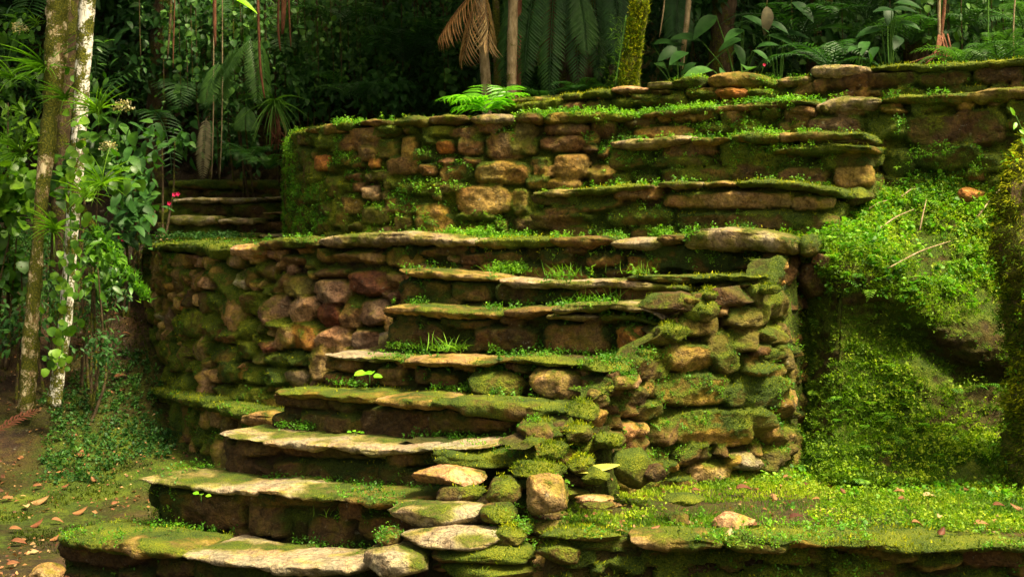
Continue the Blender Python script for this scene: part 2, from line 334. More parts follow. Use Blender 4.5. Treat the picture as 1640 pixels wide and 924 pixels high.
# ---------------------------------------------------------------- stone walls
def resample(pts, res, smooth=.05):
    pts = np.array(pts, float); d = np.linalg.norm(np.diff(pts, axis=0), axis=1); c = np.concatenate([[0], np.cumsum(d)])
    n = max(8, int(c[-1]/res)); s = np.linspace(0, c[-1], n)
    q = np.stack([np.interp(s, c, pts[:, i]) for i in range(2)], 1)
    k = int(smooth/res)
    for _ in range(2):
        if k > 0:
            pad = np.concatenate([np.repeat(q[:1], k, 0)+np.arange(-k, 0)[:, None]*(q[1]-q[0]), q, np.repeat(q[-1:], k, 0)+np.arange(1, k+1)[:, None]*(q[-1]-q[-2])])
            ker = np.ones(2*k+1)/(2*k+1)
            q = np.stack([np.convolve(pad[:, i], ker, 'valid') for i in range(2)], 1)
    return q
def wall(name, path, zbot, ztop, parent, mat, res=.014, seeds=(), zoom=None, depth=.06, sizes=((.16, .08), (.1, .05), (.055, .035)), cols=('brown', 'tan'),
         moss=.5, batter=0., cap=0., smooth=.05, seed=1, colvar=.25, joint=None, upmoss=.35, p=3.0, warp=.02, mossfn=None):
    """rubble wall face built stone by stone; path = plan points left to right; seeds = traced stones (in zoomed-photo px)"""
    r = np.random.default_rng(seed)
    q = resample(path, res, smooth); ns = len(q)
    t = np.gradient(q, axis=0); t /= np.linalg.norm(t, axis=1, keepdims=True); nrm = np.stack([t[:, 1], -t[:, 0]], 1)
    sl = np.concatenate([[0], np.cumsum(np.linalg.norm(np.diff(q, axis=0), axis=1))])
    uu = q[:, 0]/q[:, 1]*F+U0
    zt = np.broadcast_to(ztop(uu) if callable(ztop) else np.asarray(ztop, float), (ns,)).astype(float)
    zb = float(zbot); nz = max(4, int((zt.max()-zb)/res))
    fz = np.linspace(0, 1, nz)
    Z = zb+(zt[None]-zb)*fz[:, None]; S = np.broadcast_to(sl[None], Z.shape)
    P3 = np.stack([S, Z, np.zeros_like(S)+seed*3.1], -1)
    SW = S+warp*fbm(P3, 7, 3, seed)+.006*fbm(P3, 30, 2, seed+5); ZW = Z+warp*.7*fbm(P3, 7, 3, seed+9)+.005*fbm(P3, 30, 2, seed+6)
    H = np.full(Z.shape, -.04); C = np.zeros(Z.shape+(3,)); C[:] = joint or (.03, .02, .009); MO = np.full(Z.shape, min(1, moss+.25)); R = np.full(Z.shape, 9.)
    jd = fbm(P3, 12, 3, seed+2)*.012
    stones = []
    if zoom:
        ox, oy, sc = zoom
        for e in seeds:
            x, y, hw, hh, col, mo = e[:6]; rot = e[6] if len(e) > 6 else 0
            u = ox+x/sc; v = oy+y/sc
            fr = np.where((np.gradient(uu) > 0))[0]
            i = fr[np.argmin(np.abs(uu[fr]-u))] if len(fr) else 0
            if abs(uu[i]-u) > 6: continue
            Y = q[i, 1]; z = EYE-(v-VH)/F*Y
            dsdu = min(abs(sl[min(i+3, ns-1)]-sl[max(i-3, 0)])/max(abs(uu[min(i+3, ns-1)]-uu[max(i-3, 0)]), .05), 3*Y/F)
            stones.append((sl[i], z, hw/sc*dsdu, hh/sc*Y/F, math.radians(rot), COL[col], mo, depth*r.uniform(.8, 1.15)))
    cover = np.zeros(Z.shape, bool)
    def paint(st):
        s0, z0, a, b, rot, col, mo, dp = st
        m = max(a, b)*1.35
        j0, j1 = np.searchsorted(sl, s0-m), np.searchsorted(sl, s0+m)
        if j1-j0 < 2: return
        dx = SW[:, j0:j1]-s0; dz = ZW[:, j0:j1]-z0
        c, s_ = math.cos(rot), math.sin(rot); x = (dx*c+dz*s_)/a; y = (-dx*s_+dz*c)/b
        rr = (np.abs(x)**p+np.abs(y)**p)**(1/p)
        tl = r.normal(0, .16, 2)
        prof = np.clip(1-np.clip(rr, 0, 1.0)**5.5, 0, 1)**.5
        h = dp*prof*(1+tl[0]*x+tl[1]*y+.12)-.035*(1-prof)
        for _ in range(3):
            g_ = r.normal(0, .55, 2); h = np.minimum(h, dp*(r.uniform(.72, 1.0)+g_[0]*x+g_[1]*y))
        h = np.where(rr < 1, h, -.04)
        sub = H[:, j0:j1]; w = h > sub
        sub[w] = h[w]; C[:, j0:j1][w] = col
        # moss creeps from the joints over each stone
        mm = mo+sstep(.72, 1.0, rr)*.35
        MO[:, j0:j1][w] = mm[w]
        R[:, j0:j1] = np.minimum(R[:, j0:j1], rr); cover[:, j0:j1] |= rr < .98
    for st in stones: paint(st)
    for a0, b0 in sizes:
        tries = int(sl[-1]*(zt.max()-zb)/(a0*b0)*1.6)+20
        for _ in range(tries):
            s0 = r.uniform(0, sl[-1]); a = a0*r.uniform(.7, 1.35); b = b0*r.uniform(.7, 1.3)
            jj = min(np.searchsorted(sl, s0), ns-1); z0 = r.uniform(zb, zt[jj])
            j0, j1 = np.searchsorted(sl, s0-a*.8), np.searchsorted(sl, s0+a*.8)
            i0 = int(np.clip((z0-b*.8-zb)/(zt[jj]-zb), 0, 1)*(nz-1)); i1 = int(np.clip((z0+b*.8-zb)/(zt[jj]-zb), 0, 1)*(nz-1))+1
            if j1 <= j0 or i1 <= i0 or cover[i0:i1, j0:j1].mean() > .10: continue
            base = np.array(COL[cols[r.integers(len(cols))]])*(1+r.normal(0, colvar))
            paint((s0, z0, a, b, r.normal(0, .12), np.clip(base, .01, 1), np.clip(moss+r.normal(0, .16), 0, 1), depth*r.uniform(.55, 1.1)))
    H = H+jd*(R > 1)+.014*fbm(P3, 9, 3, seed+3)+.018*fbm(P3, 24, 3, seed+4, .6)+.008*fbm(P3, 70, 2, seed+8)
    H = H+.012*np.abs(fbm(P3*np.array([.5, 2.2, 1]), 14, 2, seed+14))*(R < 1)
    C = C*(1+.3*fbm(P3, 10, 3, seed+12))[..., None]
    C[..., 0] *= 1+.2*fbm(P3, 5, 2, seed+22)
    MO = MO-.16+.85*fbm(P3, 3.2, 3, seed+13)+.50*fbm(P3, 14, 3, seed+15)
    H = H+.012*sstep(.55, 1.0, MO)*(.7+1.2*fbm(P3, 20, 3, seed+51))
    off = H-batter*(Z-zb)
    X = q[None, :, 0]+nrm[None, :, 0]*off; Y = q[None, :, 1]+nrm[None, :, 1]*off
    V = np.stack([X, Y, Z], -1).reshape(-1, 3); Fc = gridfaces(nz, ns)
    Nn = vnormals(V, Fc); 
    if (Nn.reshape(nz, ns, 3)[..., :2]*nrm[None]).sum() < 0: Nn = -Nn; Fc = Fc[:, ::-1]
    mo = MO.ravel()+upmoss*np.clip(Nn[:, 2], -.4, 1)
    if mossfn: mo = mo+mossfn(V)
    cc = C.reshape(-1, 3)
    if cap > 0:       # the top of the wall, running back level
        nb = max(3, int(cap/.02)); k = np.linspace(0, 1, nb)[1:]
        off2 = (off[-1][None]-cap*k[:, None])
        CX = q[None, :, 0]+nrm[None, :, 0]*off2; CY = q[None, :, 1]+nrm[None, :, 1]*off2
        CP = np.stack([CX, CY, np.zeros_like(CX)], -1)
        kk = np.clip(k*4, 0, 1)[:, None]; CZ = zt[None]-.022*kk+.015*fbm(CP, 6, 3, seed+31)*kk+.014*fbm(CP, 18, 3, seed+32)*kk
        CV = np.stack([CX, CY, CZ], -1).reshape(-1, 3); n0 = len(V)
        V = np.concatenate([V, CV])
        f2 = gridfaces(nb, ns)+(n0-ns)
        Fc = np.concatenate([Fc, f2 if Fc[0, 0] < Fc[0, 1] else f2[:, ::-1]])
        cc = np.concatenate([cc, np.tile((.06, .04, .018), (len(CV), 1))]); mo = np.concatenate([mo, .68+.9*fbm(CV, 5, 3, seed)])
        Nn = np.concatenate([Nn, np.tile((0, 0, 1.), (len(CV), 1))])
    mo = np.clip(mo, 0, 1.2)
    o = mk(name, V, Fc, mat, parent, {'Col': np.clip(cc, .004, 1), 'moss': mo})
    return o, V, Nn, mo

# ---------------------------------------------------------------- slabs (lofted flagstones)
def slab(name, pts, depthf, D, parent, col='pale', moss=.3, seed=0, mat=None, edge=.02, rough=1.0, front=0., nx=3.6, ext=.0):
    """pts: (u, v of the top edge, v of the underside) along the front lip; depthf(u) -> distance; D = depth of the stone"""
    a = np.array(pts, float)
    u = a[:, 0]; Y = depthf(u)-front; X = (u-U0)/F*Y; zt = EYE-(a[:, 1]-VH)/F*Y; zb = EYE-(a[:, 2]-VH)/F*Y
    q = np.stack([X, Y], 1); c = np.concatenate([[0], np.cumsum(np.linalg.norm(np.diff(q, axis=0), axis=1))])
    Ltot = c[-1]; n = max(10, int(Ltot/.013)); 
    e = .5-.5*np.cos(np.linspace(0, np.pi, n)); e = .35*e+.65*np.linspace(0, 1, n); s = e*Ltot
    qx = np.interp(s, c, X); qy = np.interp(s, c, Y)
    if n > 16:
        ker = np.hanning(9); ker /= ker.sum()
        sm = lambda w: np.convolve(np.pad(w, 4, mode='edge'), ker, 'valid')
    else: sm = lambda w: w
    T = sm(np.interp(s, c, zt)); B = sm(np.interp(s, c, zb)); B = B+.014*fbm(np.stack([s, s*0+8, s*0+seed], -1), 16, 3, seed+60); B = np.minimum(B, T-.014)
    tx = np.gradient(qx); ty = np.gradient(qy); l = np.hypot(tx, ty); tx /= l; ty /= l
    bx, by = -ty, tx                                       # backwards
    K = 44; th = np.linspace(0, 2*np.pi, K, endpoint=False)
    cx = np.sign(np.cos(th))*np.abs(np.cos(th))**(2/nx); cz = np.sign(np.sin(th))*np.abs(np.sin(th))**(2/nx)
    r_ = np.random.default_rng(seed+100)
    k1, k2 = r_.uniform(.02, .05), r_.uniform(.02, .06)
    en = np.clip(np.minimum(s/k1, (Ltot-s)/k2), 0, 1); en = np.sqrt(np.clip(1-(1-en)**2, 0, 1)); en[0] = en[-1] = .02
    dv = D*(1+.18*fbm(np.stack([s, s*0, s*0+seed], -1), 4, 2, seed))
    w1 = fbm(np.stack([s, s*0+3, s*0+seed], -1), 5, 3, seed+1)
    fo = edge*(.8*w1+.9*np.round(w1*5)/5+.9*fbm(np.stack([s, s*0+5, s*0+seed], -1), 28, 3, seed+2))
    dpos = fo[:, None] + dv[:, None]*.5*(1+cx[None]*(.25+.75*en[:, None]))
    mid = (T+B)/2; hz = (T-B)/2
    z = mid[:, None]+hz[:, None]*cz[None]*(.15+.85*en[:, None])
    # undercut: the lower front edge steps back, layer by layer
    fr = np.clip((-cx[None]+.2), 0, 1); lay = (z-mid[:, None])/np.maximum(hz[:, None], .004)
    dpos = dpos+fr*np.clip(-lay, 0, 1)*.035*(1+.8*fbm(np.stack([s, s*0, s*0+9], -1), 9, 2, seed+3)[:, None])
    Sg = np.broadcast_to(s[:, None], z.shape)
    P3 = np.stack([Sg, dpos, z+seed*1.7], -1)
    strata = fbm(np.stack([Sg*2.2, z*75, z*0+seed], -1), 1.6, 3, seed+4)
    dpos = dpos+fr*(.019*strata+.012*fbm(P3, 18, 3, seed+5))*rough
    z = z+(.008*fbm(P3, 8, 3, seed+6)+.009*fbm(P3*np.array([1, 1.6, 1]), 22, 4, seed+7, .6))*rough+.012*sstep(.5, .9, moss+.75*fbm(P3, 4.5, 3, seed+13))*(.4+fbm(P3, 25, 3, seed+40))*(cz[None] > 0)
    ed = (1-en)[:, None]
    s2 = Sg+ed*fbm(P3, 20, 2, seed+8)*.012
    ds = s2-Sg
    Xc = qx[:, None]+bx[:, None]*dpos+tx[:, None]*ds; Yc_ = qy[:, None]+by[:, None]*dpos+ty[:, None]*ds
    V = np.stack([Xc, Yc_, z], -1).reshape(-1, 3); Fc = gridfaces(n, K, True)
    i0 = len(V); V = np.concatenate([V, V[:K].mean(0)[None], V[-K:].mean(0)[None]])
    j = np.arange(K); f3 = np.concatenate([np.stack([np.full(K, i0), (j+1) % K, j], -1), np.stack([np.full(K, i0+1), (n-1)*K+j, (n-1)*K+(j+1) % K], -1)])
    Nn = vnormals(V, Fc)
    cen = V.mean(0)
    # orientation
    if ((V[:i0]-np.repeat(V[:i0].reshape(n, K, 3).mean(1), K, 0))*Nn[:i0]).sum() < 0: Nn = -Nn; Fc = Fc[:, ::-1]; f3 = f3[:, ::-1]
    base = np.array(COL[col]) if isinstance(col, str) else np.array(col)
    cc = base[None]*(1+.28*fbm(V, 9, 3, seed+11)+.15*fbm(V*np.array([1, 1, 6]), 12, 2, seed+12))[:, None]
    mo = moss-.06+.75*fbm(V, 4.5, 3, seed+13)+.45*fbm(V, 17, 3, seed+14)+.16*np.clip(Nn[:, 2], -1, .6)
    mo = mo+.18*sstep(.10, .34, np.concatenate([dpos.ravel(), [0, 0]]))
    mo = np.clip(mo, 0, 1.2)
    o = mk(name, V, Fc, mat or M_STONE, parent, {'Col': np.clip(cc, .01, 1), 'moss': mo}, Fc2=f3)
    return o, V, Nn, mo, (u, zt, zb)

# ---------------------------------------------------------------- rocks
def rock(name, c, r3, parent=None, col='tan', moss=.4, seed=0, rot=0., tilt=0., sq=2.6, mat=None, nth=26, lump=.12):
    """one rounded block: c centre, r3 half sizes"""
    nph = nth*2; th = np.linspace(0, np.pi, nth); ph = np.linspace(0, 2*np.pi, nph, endpoint=False)
    T, P = np.meshgrid(th, ph, indexing='ij')
    d = np.stack([np.sin(T)*np.cos(P), np.sin(T)*np.sin(P), np.cos(T)], -1)
    rr = 1/(np.abs(d)**sq).sum(-1)**(1/sq)
    off = np.array([seed*3.7, seed*1.3, seed*.7])
    rr = rr*(1+lump*1.2*fbm(d+off, 1.6, 2, seed)+lump*.5*fbm(d+off, 4.5, 3, seed+1))
    v = d*rr[..., None]
    g_ = np.random.default_rng(seed+7)
    for _ in range(9):
        pn = g_.normal(0, 1, 3); pn /= np.linalg.norm(pn); pd = g_.uniform(.70, .95); ex = np.clip((v*pn).sum(-1)-pd, 0, None); v = v-pn*(ex*.88)[..., None]
    v = v*(1+.05*fbm(d+off, 9, 3, seed+9)[..., None])
    v[..., 2] += .04*np.sin(v[..., 2]*9+fbm(d+off, 2, 2, seed)*3)*(1-np.abs(d[..., 2]))
    v = v*np.array(r3)
    v = v+.004*fbm(v*1.0+off, 30, 3, seed+5)[..., None]*d
    cr, sr = math.cos(tilt), math.sin(tilt); x = v[..., 0]*cr-v[..., 2]*sr; z = v[..., 0]*sr+v[..., 2]*cr
    c2, s2 = math.cos(rot), math.sin(rot); X = x*c2-v[..., 1]*s2; Y = x*s2+v[..., 1]*c2
    V = np.stack([X, Y, z], -1).reshape(-1, 3)
    Fc = gridfaces(nth, nph, True); Nn = vnormals(V, Fc)
    if (V*Nn).sum() < 0: Nn = -Nn; Fc = Fc[:, ::-1]
    base = np.array(COL[col]) if isinstance(col, str) else np.array(col)
    Vw = V+np.array(c)
    cc = base[None]*(1+.35*fbm(Vw, 9, 3, seed+11))[:, None]
    mo = np.clip(moss-.14+.95*fbm(Vw, 6, 3, seed+13)+.4*fbm(Vw, 20, 3, seed+14)+.30*np.clip(Nn[:, 2], -1, 1), 0, 1.2)
    o = mk(name, V, Fc, mat or M_STONE, None, {'Col': np.clip(cc, .01, 1), 'moss': mo})
    o.location = Vector([float(k) for k in c])
    if parent is not None: adopt(o, parent)
    return o, Vw, Nn, mo
def prock(name, u0, u1, v0, v1, Y, thick, parent=None, **kw):
    """rock that covers the photo box u0..u1, v0..v1 at distance Y"""
    c = up((u0+u1)/2, (v0+v1)/2, Y+thick); k = (Y)/F
    return rock(name, c, ((u1-u0)/2*k, thick, (v1-v0)/2*k), parent, **kw)
def pick(V, Nn, mo, dens, thr=.55, front=True):
    """random surface points where moss grows"""
    w = mo > thr
    if front: w &= (Nn[:, 1] < .5)
    w &= Nn[:, 2] > -.35
    idx = np.where(w)[0]
    if len(idx) == 0: return V[:0], Nn[:0], mo[:0]
    k = int(min(len(idx)*dens, 60000)); idx = rng.choice(idx, k, replace=k > len(idx))
    return V[idx], Nn[idx], mo[idx]
# ================================================================ THE GROUND
def pxy(pairs):                          # (u, Y) -> plan points
    return [((u-U0)/F*Y, Y) for u, Y in pairs]
T1P = pxy([(222, 12.8), (222, 12.0), (230, 11.2), (258, 10.3), (305, 9.6), (370, 9.15), (450, 8.86), (540, 8.68), (640, 8.48), (760, 8.28)])
T1_right = pxy([(1270, 7.36)])
T2P = pxy([(462, 13.4), (462, 12.4), (463, 11.5), (468, 10.7), (485, 10.0), (520, 9.55), (580, 9.3), (680, 9.12), (780, 9.02), (900, 8.95), (1020, 8.92), (1100, 8.76), (1200, 8.60), (1400, 8.27), (1640, 7.93), (1800, 7.7), (2300, 7.2)])
BASP = pxy([(858, 6.18), (915, 6.5), (985, 6.72), (1060, 6.90), (1150, 6.98), (1235, 7.02), (1275, 7.22), (1292, 7.55), (1300, 8.0), (1303, 8.4)])
def inpoly(x, y, poly):
    c = np.zeros(x.shape, bool); n = len(poly); j = n-1
    for i in range(n):
        xi, yi = poly[i]; xj, yj = poly[j]
        c ^= ((yi > y) != (yj > y)) & (x < (xj-xi)*(y-yi)/(yj-yi+1e-12)+xi); j = i
    return c
def inset(P, d):
    q = resample(P, .05, .05); t = np.gradient(q, axis=0); t /= np.linalg.norm(t, axis=1, keepdims=True)
    return [tuple(a) for a in (q-np.stack([t[:, 1], -t[:, 0]], 1)*d)]
ax_ = np.concatenate([-np.geomspace(300, 6.2, 34), np.arange(-6, 6, .05), np.geomspace(6.2, 300, 34)])
ay_ = np.concatenate([-np.geomspace(300, .3, 30), np.arange(0, 4, .25), np.arange(4, 15, .05), np.geomspace(15.1, 400, 40)])
GX, GY = np.meshgrid(ax_, ay_, indexing='xy')
P2 = np.stack([GX, GY, GX*0], -1)
u_ = GX/np.maximum(GY, .5)*F+U0
sp = GX*ND[0]+GY*ND[1]
Z = np.zeros_like(GX)
# left bank rising to the upper terrace level, more towards the left
left = sstep(8.3, 12.6, GY+.25*fbm(P2, .7, 2, 3))*1.56 + .25*sstep(-3.2, -6.5, GX)*sstep(6, 9, GY)
Z = np.where(GX < .5, left, Z)
back = 1.58+sstep(13.7, 16.8, GY)*4.4+sstep(17, 60, GY)*14
Z = np.where(GY > 12.6, np.maximum(Z, np.where(GX < .5, left, 1.58)*0+back), Z)
surround = sstep(9, 60, np.hypot(GX, GY-6))*12*(GY < 12)*1.0
Z = np.where((GY < 9) & (np.abs(GX) > 5), Z+sstep(5, 40, np.abs(GX))*10, Z)
# right platform and ground
heap = inpoly(GX, GY, [(-.60, 5.62), (.14, 5.62), (.18, 6.0), (.46, 6.6), (.2, 6.75), (-.05, 6.55), (-.28, 6.25), (-.44, 5.98)])
rightp = (GX > -.02) & (GY > 5.66) & (GX < 7)
Z = np.where(rightp, .395+.04*sstep(6.5, 8, GY)+.02*fbm(P2, 1.6, 3, 7), Z)
stair = (sp > 5.08) & (GX > -2.3) & (sp < 7.45) & inpoly(GX, GY, pxy([(80, 6.72), (215, 7.0), (345, 7.2), (520, 7.7), (640, 8.2), (640, 8.6), (1300, 7.6), (1235, 7.2), (1060, 7.1), (915, 6.7), (700, 6.3), (570, 6.15)]))
Z = np.where(stair, np.maximum(0, (sp-5.0)/.3*.2-.22), Z)
Z = np.where(heap, np.minimum(np.minimum(.14+(GY-5.65)*.78, .78), (sp-5.0)/.3*.2-.02), Z)
t1 = inpoly(GX, GY, inset(T1P[:-1], .14)+pxy([(640, 8.62), (1255, 7.55), (1275, 7.8), (1285, 9.5)])+[(2, 13.5), (-3, 13.5)])
Z = np.where(t1, 1.575+.012*fbm(P2, 2.5, 2, 9), Z)
t2 = inpoly(GX, GY, inset(T2P, .16)+[(9, 30), (-1.5, 30)])
Z = np.where(t2, np.maximum(2.345, back+.3), Z)
t3 = inpoly(GX, GY, pxy([(815, 9.95), (1000, 9.4), (1300, 8.95), (1660, 8.4), (2300, 7.7)])+[(9, 30), (.2, 30)])
Z = np.where(t3, np.maximum(2.575, back+.3), Z)
Z = np.where((GX > 6.5) & (GY > 4) & (GY < 9), np.maximum(Z, sstep(6.5, 9, GX)*3), Z)
Z = Z+.03*fbm(P2, 1.1, 4, 21)*(~t1)*(~stair)+.012*fbm(P2, 5, 3, 22)*(~t1)
GV = np.stack([GX, GY, Z], -1).reshape(-1, 3)
gF = gridfaces(len(ay_), len(ax_))
gcol = np.array((.060, .036, .018))*(1+.5*fbm(P2, 2.3, 4, 31))[..., None]
gm = .10+.75*fbm(P2, .9, 4, 41)+.35*fbm(P2, 5, 3, 42)
gm = np.where(rightp, .56+.9*fbm(P2, 2.4, 4, 43), gm)                                   # mossy platform on the right
gm = np.where(t1 | t2 | t3, .5+.4*fbm(P2, 3, 3, 44), gm)
gm = gm+.55*np.exp(-((GX+2.9)**2/.35+(GY-9.0)**2/1.2))                                   # moss at the foot of the lower wall
gm = np.where((GX < -.5) & ~t1 & ~t2, gm+.06, gm)
gm = np.where(GY > 12, gm*.5, gm)
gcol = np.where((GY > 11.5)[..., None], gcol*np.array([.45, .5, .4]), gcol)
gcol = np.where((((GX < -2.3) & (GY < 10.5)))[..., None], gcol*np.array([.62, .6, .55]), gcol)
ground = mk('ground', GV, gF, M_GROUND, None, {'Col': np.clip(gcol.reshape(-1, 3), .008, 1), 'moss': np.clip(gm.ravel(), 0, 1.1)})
tag(ground, kind='structure')
gN = vnormals(GV, gF); gN[gN[:, 2] < 0] *= -1

# ---------------------------------------------------------------- bank on the right: a leafy shelf that overhangs a bare mossy face
nu, nt_ = 190, 170
bu = np.linspace(1262, 1760, nu); tt = np.linspace(0, 1, nt_)
def prof(u):
    k = sstep(1290, 1500, u)
    lv = np.interp(u, [1262, 1320, 1380, 1450, 1500, 1560, 1620, 1760], [452, 462, 478, 500, 545, 578, 600, 610])     # photo height of the lip
    lipY = 7.50-.22*k; by = 7.55+.06*k
    top = np.interp(u, [1262, 1340, 1400, 1760], [425, 350, 292, 285])
    pts = [(775, 6.80), (752, 6.92), (720, 7.06), (690, 7.16), (650, 7.25), (610, 7.31), (max(lv+60, 575), 7.36), (lv+30, 7.41+.06*k), (lv+10, 7.40+.03*k), (lv-6, 7.37-.04*k), (lv-20, 7.36-.05*k), (lv-50, 7.38-.04*k)]; lipY = 7.38-.03*k
    pts = [(a_, b_+.34*(1-float(sstep(1268, 1350, u)))) for a_, b_ in pts]; lipY += .34*(1-float(sstep(1268, 1350, u)))
    rest = np.linspace(lv-70, top, 5)
    ye = float(sY(8.36)(u))+.05 if u > 1345 else float(sY(8.0)(u))
    for i, v in enumerate(rest): pts.append((v, lipY+.06+max(ye-lipY-.06, .1)*(i/4)**1.05))
    pts.append((top-2, max(ye, lipY+.2)+.3))
    a = np.array(pts); 
    d = np.concatenate([[0], np.cumsum(np.hypot(np.diff(a[:, 0])*.0034, np.diff(a[:, 1])))])
    return np.interp(tt*d[-1], d, a[:, 0]), np.interp(tt*d[-1], d, a[:, 1])
BV = np.zeros((nt_, nu, 3))
for i, u in enumerate(bu):
    v, Y = prof(u)
    k = np.hanning(13); k /= k.sum()
    Y = np.convolve(np.pad(Y, 6, mode='edge'), k, 'valid'); v = np.convolve(np.pad(v, 6, mode='edge'), k, 'valid')
    BV[:, i] = np.stack([(u-U0)/F*Y, Y, EYE-(v-VH)/F*Y], -1)
bf = BV.reshape(-1, 3)
bF = gridfaces(nt_, nu); bN = vnormals(bf, bF)
if bN[:, 1].mean() > 0: bN = -bN; bF = bF[:, ::-1]
bf = bf+bN*(.05*fbm(bf, 2.6, 3, 61)+.03*fbm(bf, 8, 3, 62)+.012*fbm(bf*np.array([1, 1, 3.5]), 16, 3, 63)+.012*fbm(bf, 40, 2, 64))[:, None]
bN = vnormals(bf, bF)
if bN[:, 1].mean() > 0: bN = -bN
bm = np.clip(.62+.7*fbm(bf, 2.6, 4, 66)+.45*fbm(bf*np.array([1, 1, 3]), 11, 3, 67)+.25*bN[:, 2], 0, 1.1)
bc = np.tile((.055, .034, .016), (len(bf), 1))*(1+.4*fbm(bf, 7, 3, 68))[:, None]
bank = mk('bank', bf, bF, M_GROUND, None, {'Col': np.clip(bc, .01, 1), 'moss': bm}); tag(bank, kind='structure')

# ================================================================ THE WALLS AND THE STAIRCASE
FZ = {}                                                   # surfaces that will carry moss
def keep(key, r): FZ.setdefault(key, []).append(r[1:4])
def vtop(pts, pathY):                                     # photo height of a wall's top -> metres
    a = np.array(pts, float)
    return lambda u: EYE-(np.interp(u, a[:, 0], a[:, 1])-VH)/F*pathY(u)
def ribbon(P):
    a = np.array(P); uu = a[:, 0]/a[:, 1]*F+U0; o = np.argsort(uu); return lambda u: np.interp(u, uu[o], a[:, 1][o])

# ---- lower terrace wall (rounded rubble)
lower = empty('terrace_wall', (-2.4, 9.4, 0), label='tall curving rubble wall of rounded stones left of the stairs, under the lower terrace', cat='stone wall', group=None)
z6 = (200, 360, 2.718)
S6 = [(745, 265, 58, 50, 'green', .25), (680, 255, 42, 48, 'brown', .45), (892, 288, 84, 56, 'purple', .12), (1062, 252, 92, 58, 'red', .08), (1182, 255, 40, 52, 'brown', .2),
      (650, 366, 66, 60, 'purple', .15, 25), (762, 370, 70, 56, 'pink', .15, 25), (888, 396, 56, 58, 'red', .15), (985, 388, 46, 62, 'brown', .2), (1080, 380, 66, 60, 'purple', .12),
      (690, 490, 56, 60, 'pink', .1), (776, 488, 72, 64, 'orange', .1), (905, 500, 80, 52, 'pink', .15, 15), (1062, 502, 72, 52, 'purple', .1), (852, 592, 44, 92, 'tan', .3),
      (615, 530, 38, 28, 'red', .2), (595, 580, 34, 29, 'grey', .2), (672, 592, 43, 34, 'green', .65), (766, 590, 52, 33, 'green', .6), (530, 545, 48, 42, 'green', .5),
      (430, 566, 60, 46, 'green', .5), (445, 478, 56, 36, 'red', .4), (530, 455, 42, 42, 'green', .75), (462, 385, 56, 78, 'pink', .3, -35), (430, 268, 56, 84, 'tan', .5, -30),
      (502, 236, 20, 46, 'white', .1, -15), (356, 250, 18, 36, 'pink', .15, -15), (285, 425, 56, 60, 'green', .7), (252, 345, 24, 30, 'orange', .2), (235, 240, 38, 60, 'brown', .4),
      (318, 245, 26, 50, 'brown', .4), (160, 400, 20, 24, 'white', .2), (330, 530, 44, 72, 'tan', .35, -15), (452, 640, 52, 50, 'green', .65), (578, 655, 46, 42, 'green', .65),
      (664, 660, 44, 42, 'green', .6), (756, 666, 56, 40, 'grey', .1), (342, 670, 34, 62, 'pink', .25, -10), (265, 682, 42, 46, 'green', .75), (430, 740, 50, 36, 'green', .5), (515, 745, 50, 50, 'green', .9),
      (590, 752, 42, 52, 'green', .55), (188, 560, 46, 60, 'tan', .4), (172, 262, 28, 56, 'brown', .4), (190, 670, 36, 50, 'green', .6), (240, 590, 30, 45, 'brown', .5), (365, 740, 26, 60, 'brown', .3), (1000, 142, 130, 26, 'tan', .3),
      (730, 152, 62, 20, 'brown', .4), (1215, 142, 92, 44, 'gold', .3), (895, 205, 75, 22, 'brown', .4), (610, 200, 40, 40, 'brown', .5), (560, 340, 50, 55, 'brown', .5), (180, 480, 26, 30, 'pink', .3), (655, 430, 40, 22, 'brown', .5), (370, 450, 40, 60, 'brown', .6), (390, 350, 36, 50, 'green', .7)]
YT1 = ribbon(T1P)
FRONT_T1 = lambda u: np.where(u > 640, 8.28, YT1(u))
w1 = wall('wall_face', T1P, .38, vtop([(222, 402), (262, 404), (340, 412), (412, 402), (500, 398), (640, 396), (760, 396)], YT1), lower, M_STONE, .013, S6, z6, .075,
          sizes=((.10, .09), (.075, .06), (.05, .04), (.03, .03)), cols=('tan', 'gold', 'brown', 'tan', 'purple'), moss=.34, batter=.03, seed=3,
          mossfn=lambda V: .30*sstep(-1.9, -3.0, V[:, 0])+.12*sstep(.9, .5, V[:, 2])); keep('lower', w1)
PLP = pxy([(206, 12.6), (207, 11.9), (212, 11.1), (238, 10.15), (290, 9.4), (345, 8.95), (400, 8.7), (470, 8.5)])
wp = wall('plinth', PLP, -.12, vtop([(205, 600), (232, 618), (310, 642), (345, 650), (430, 668), (470, 668)], ribbon(PLP)), lower, M_STONE, .014, [], None, .07,
          sizes=((.07, .12), (.055, .09), (.04, .05)), cols=('brown', 'tan', 'green'), moss=.55, cap=.3, batter=.10, seed=5,
          mossfn=lambda V: .22*sstep(-2.0, -2.8, V[:, 0])); keep('lower', wp)
def slabs(parent, key, specs, depthf, name='coping_stone', **kw):
    out = []
    for k, e in enumerate(specs):
        pts, col, mo, D = e[:4]; ex = e[4] if len(e) > 4 else {}
        a = dict(kw); a.update(ex)
        r = slab(name, pts, a.pop('depthf', depthf), D, parent, col, mo, seed=len(FZ.get(key, []))*7+k*13+1, **a)
        keep(key, r[:4]); out.append(r[4])
    return out
s725 = sY(7.25)
def yT1cop(u):
    u = np.asarray(u, float); return np.where(u < 420, np.interp(u, [220, 230, 258, 305, 370, 420], [11.6, 11.0, 10.2, 9.5, 9.05, float(s725(420))]), s725(u))
